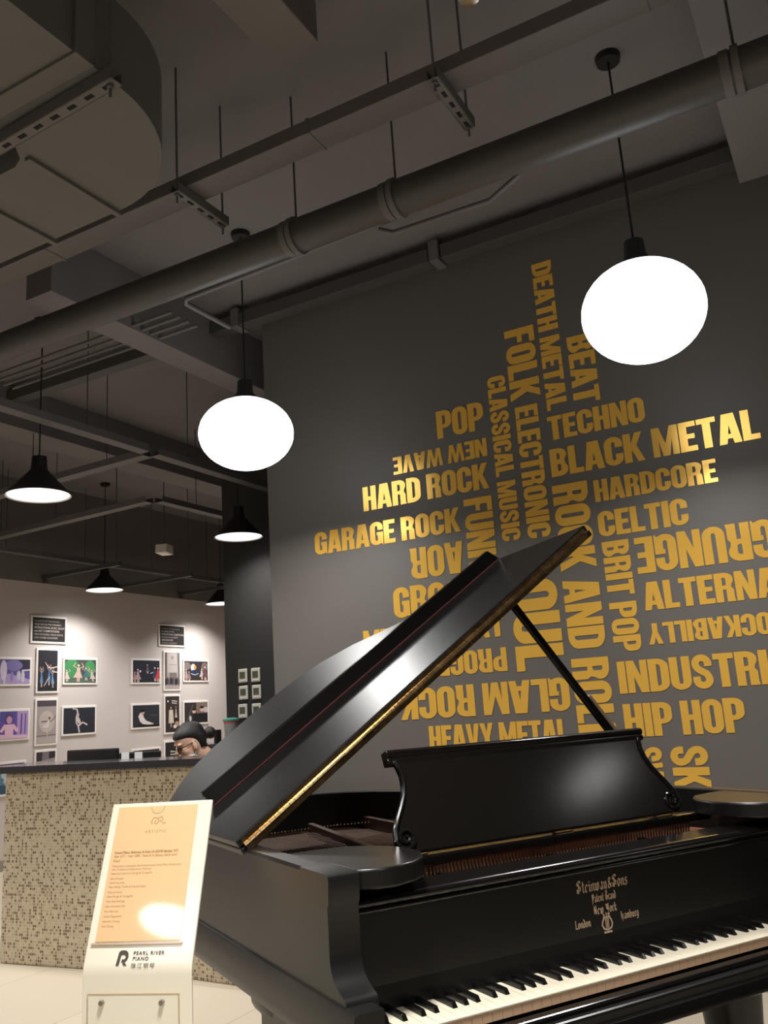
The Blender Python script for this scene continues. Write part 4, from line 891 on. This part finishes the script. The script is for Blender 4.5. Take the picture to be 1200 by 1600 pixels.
mk = MB(); v, f = loft([(-.128, .06, .0, .034), (-.112, .098, -.012, .052), (-.09, .104, -.012, .066), (-.068, .094, .0, .067), (-.06, .08, .015, .058)], HEAD); mk.add(v, f)
mk.build('face_mask', M['mask'], pr, smooth=True)
ml_ = MB()
for s in (-1, 1):
    ml_.tube([HEAD @ Vector(q) for q in ((.035, s*.056, -.095), (.008, s*.074, -.045), (-.006, s*.080, .012), (-.022, s*.080, -.010), (-.01, s*.070, -.06), (.02, s*.054, -.112))], .0018, 5)
ml_.build('mask_loop', M['mask'], pr)
stl = thing('stool', 'office stool the seated woman sits on, behind the counter', 'stool', (-3.702, 4.54, 0))
MB().lathe([(.0, .34), (.19, .345), (.20, .37), (.19, .395), (0, .40)], n=28).build('seat', M['monitor'], stl, smooth=True)
MB().tube([(0, 0, .05), (0, 0, .345)], .025, 12).build('column', M['steel'], stl)
b = MB()
for k in range(5): b.tube([(0, 0, .06), (.24*cos(k*1.2566), .24*sin(k*1.2566), .045)], .016, 8)
b.build('base', M['monitor'], stl)

# ------------------------------------------------------------------ ceiling services
def rod(b, x, y, z0, z1=CEIL, r=.005): b.tube([(x, y, z0), (x, y, z1)], r, 6)
# round main pipe with clamps
t = thing('ceiling_pipe', 'thick dark round pipe running along under the ceiling', 'pipe', (-1.5, 2.83, 3.31))
MB().tube([(-6.28, 0, 0), (6.48, 0, 0)], .072, 28, cap=True).build('pipe_run', M['pipe'], t, smooth=True)
for x in (-.37, .12, 1.42, -3.2):
    b = MB(); b.tube([(x-.012, 0, 0), (x+.012, 0, 0)], .082, 28); b.tube([(x-.05, 0, 0), (x-.02, 0, 0)], .077, 28); b.build('pipe_clamp', M['tray'], t, smooth=True)
    b = MB(); rod(b, x, 0, .075, CEIL-3.31); b.build('hanger_rod', M['pipe'], t)
# rectangular duct with an elbow
t = thing('air_duct', 'large grey rectangular duct with a rounded elbow at the upper left', 'duct', (-2.2, 1.66, 3.2))
el = [(.48*cos(radians(a)), .48*sin(radians(a))) for a in range(0, 91, 5)]
MB().prism([(-.0, -.05), (.0, -2.0), (.48, -2.0)]+el+[(-5.5, .48), (-5.5, .09), (-.10, .09), (-.05, .07), (-.01, .02)], [], lambda a, b_, d: (a, b_, d), .30).build('duct_body', M['duct'], t, bevel=.004)
for x in (-.02, -.37, -1.5, -2.6): MB().box(x-.012, x+.012, .075, .495, -.014, .314).build('duct_flange', M['tray'], t, bevel=.002)
for y in (-.14, -1.5): MB().box(-.014, .494, y-.035, y+.035, -.012, .312).build('duct_flange', M['duct'], t, bevel=.003)
def strut(label, a, b_, z, holes, rods, w=.041):
    """perforated channel bar between two points"""
    a, b_ = Vector((*a, z)), Vector((*b_, z)); c = (a+b_)/2; t = thing('strut_hanger', label, 'bracket', c, 0, 'perforated strut hangers'); d = (b_-a)/2; e = d.normalized(); n = Vector((-e.y, e.x, 0))
    B = MB(); B.obox((0, 0, .0015), d, n*w/2, (0, 0, .0015)); B.obox(n*w/2+Vector((0, 0, .02)), d, n*.0015, (0, 0, .02)); B.obox(-n*w/2+Vector((0, 0, .02)), d, n*.0015, (0, 0, .02)); B.build('channel', M['tray'], t)
    for i in range(holes): MB().obox(-d+d*2*(i+.5)/holes, e*.016, n*.007, (0, 0, .0012)).build('slot', M['hole'], t)
    for k in rods:
        R = MB(); p = -d+2*d*k; R.tube([(p.x, p.y, -.045), (p.x, p.y, CEIL-z)], .005, 6); R.tube([(p.x, p.y, -.012), (p.x, p.y, -.002)], .011, 6)
        R.build('threaded_rod', M['tray'], t)
strut('perforated strut with slots under the grey duct elbow', (-2.66, 1.625), (-1.66, 1.595), 3.145, 13, (.02, .975))
# cable trunking over the middle, with its two strut hangers
t = thing('cable_trunking', 'long flat trunking crossing the ceiling beside the duct', 'trunking', (-1.5, 2.51, 3.45))
MB().box(-6.25, 6.45, -.06, .06, 0, .06).build('trunk', M['tray'], t, bevel=.003)
for x in (-1.5, -.05, 1.2, 2.6): MB().box(x-.008, x+.008, -.063, .063, -.003, .063).build('joint_cover', M['duct'], t)
strut('short perforated strut holding the trunking, right of the duct elbow', (-2.17, 2.40), (-2.17, 2.72), 3.405, 5, (.05, .95))
strut('short perforated strut holding the trunking above the big pipe', (-1.0, 2.40), (-1.0, 2.72), 3.405, 5, (.05, .95))
# thin conduits below the pipe
b = MB(); b.tube([(-2.86, 3.6, 3.455), (-2.86, 3.24, 3.455), (-2.82, 3.2, 3.455), (-.78, 3.2, 3.50)], .014, 10)
tag(b.build('conduit', M['tray'], smooth=True), 'thin conduit below the big pipe with an elbow at its left end', 'conduit')
b = MB(); b.tube([(-1.66, 3.2, 3.45), (-1.59, 3.2, 3.41), (-1.12, 3.2, 3.40), (-.98, 3.2, 3.47)], .012, 10)
tag(b.build('conduit', M['tray'], smooth=True), 'short bent conduit hanging just under the longer conduit', 'conduit')
# beam line at the top of the lettered wall
t = thing('wall_trunking', 'dark trunking along the top of the grey lettered wall', 'trunking', (-1.0, 4.30, 3.84))
for x0, x1 in ((-2.3, -.9), (-.82, 3.5), (-4.6, -2.36)): MB().box(x0, x1, -.05, .05, 0, .085).build('trunk', M['pipe'], t, bevel=.003)
for x in (-2.33, -.86): MB().box(x-.03, x+.03, -.062, .062, -.01, .12).build('joint_plate', M['tray'], t, bevel=.003)
# downstand beams and the dark coffers between
for i, (x0, x1, y0, y1, z0, lb) in enumerate(((-3.75, -3.55, 2.95, 6.0, 3.62, 'dark downstand beam left of the lettered wall'), (-1.62, -1.42, -1, 2.35, 3.72, 'dark downstand beam right of the duct elbow'), (-.20, .05, 2.62, 4.24, 3.70, 'dark downstand beam over the piano'), (-5.9, -5.6, -4, 10.4, 3.66, 'dark downstand beam over the counter, farthest left'))):
    tag(MB().box(x0, x1, y0, y1, z0, CEIL).build('ceiling_beam', M['ceiling'], bevel=.004), lb, 'beam', 'ceiling beams')
# cable trays at the left
def tray(label, segs, z):
    (x0, y0, x1, y1) = segs[0]; t = thing('cable_tray', label, 'cable tray', ((x0+x1)/2, (y0+y1)/2, z), 0, 'cable trays')
    cx, cy = (x0+x1)/2, (y0+y1)/2
    for a, b_, c, d in segs:
        B = MB(); e = Vector((c-a, d-b_, 0)); L = e.length; e.normalize(); n = Vector((-e.y, e.x, 0)); m = Vector(((a+c)/2-cx, (b_+d)/2-cy, 0))
        B.obox(m+Vector((0, 0, .002)), e*L/2, n*.045, (0, 0, .002))
        for s in (-1, 1): B.obox(m+n*.045*s+Vector((0, 0, .025)), e*L/2, n*.0015, (0, 0, .025))
        B.build('tray_run', M['tray'], t)
        q = max(1, int(L/1.1))
        for i in range(q+1):
            R = MB(); p = m+e*(L*(i+.5)/(q+1)-L/2); R.tube([(p.x, p.y, 0), (p.x, p.y, CEIL-z)], .004, 5)
            R.build('hanger_rod', M['pipe'], t)
tray('cable tray forming a corner above the mosaic counter, nearest of the three', [(-4.30, 2.3, -4.30, 4.42), (-4.30, 4.52, -4.30, 5.92), (-7.75, 4.60, -4.35, 4.50)], 3.2)
tray('cable tray forming a corner farther back, behind the nearest one', [(-7.75, 5.58, -5.30, 5.50), (-5.24, 5.55, -5.24, 10.45)], 3.2)
tray('cable tray running close along the top of the white photo wall', [(-7.55, 3.2, -7.55, 10.45)], 3.12)
# bundle of thin conduits
for i in range(4):
    b = MB(); y = 3.55+.075*i; b.tube([(-4.9, y, 3.64), (-3.24, y, 3.64)], .011, 8)
    tag(b.build('conduit', M['tray'], smooth=True), '%s of the four parallel thin conduits left of the lettered wall' % ['nearest', 'second nearest', 'third nearest', 'farthest'][i], 'conduit', 'parallel conduits')
# dark painted upper band over the white wall, cross brackets
o = MB().box(XW, XW+.02, -4, 10.5, 2.89, CEIL).build('trim_1', M['ceiling']); struct(o)
for y, lb in ((6.45, 'left'), (7.55, 'middle'), (8.6, 'right'), (9.35, 'rightmost')):
    t = thing('wall_bracket', 'dark bracket arm above the white photo wall, %s one' % lb, 'bracket', (XW+.02, y, 2.93), 0, 'dark bracket arms')
    MB().box(0, 1.15, -.02, .02, 0, .04).build('arm', M['pipe'], t); MB().box(.02, .06, -.02, .02, -.045, 0).build('foot', M['pipe'], t)
    b = MB(); rod(b, 1.1, 0, .04, CEIL-2.93); b.build('hanger_rod', M['pipe'], t)
# white box fitting
t = thing('emergency_light', 'small white box light hanging below the dark ceiling at the left', 'light fitting', (-6.0, 6.43, 2.96), radians(20))
MB().prism([(-.09, 0), (.09, 0), (.075, .085), (-.075, .085)], [], lambda a, b_, d: (b_*0+d-.06, a, b_), .12).build('housing', M['ctrl'], t, bevel=.004)
MB().box(-.05, .05, -.075, .075, -.006, .001).build('lens', M['frame'], t)
b = MB(); rod(b, 0, 0, .085, CEIL-2.96); b.build('hanger_rod', M['pipe'], t)
# sprinkler head at the top of the view
t = thing('sprinkler_head', 'small sprinkler head hanging at the top edge of the view', 'sprinkler', (-.70, 2.0, 3.25))
MB().lathe([(.012, 0), (.03, .006), (.032, .012), (.012, .02), (.01, .06)], n=20).build('deflector', M['steel'], t, smooth=True)
MB().tube([(0, 0, .05), (0, 0, CEIL-3.25)], .012, 10).build('drop_pipe', M['pipe'], t)
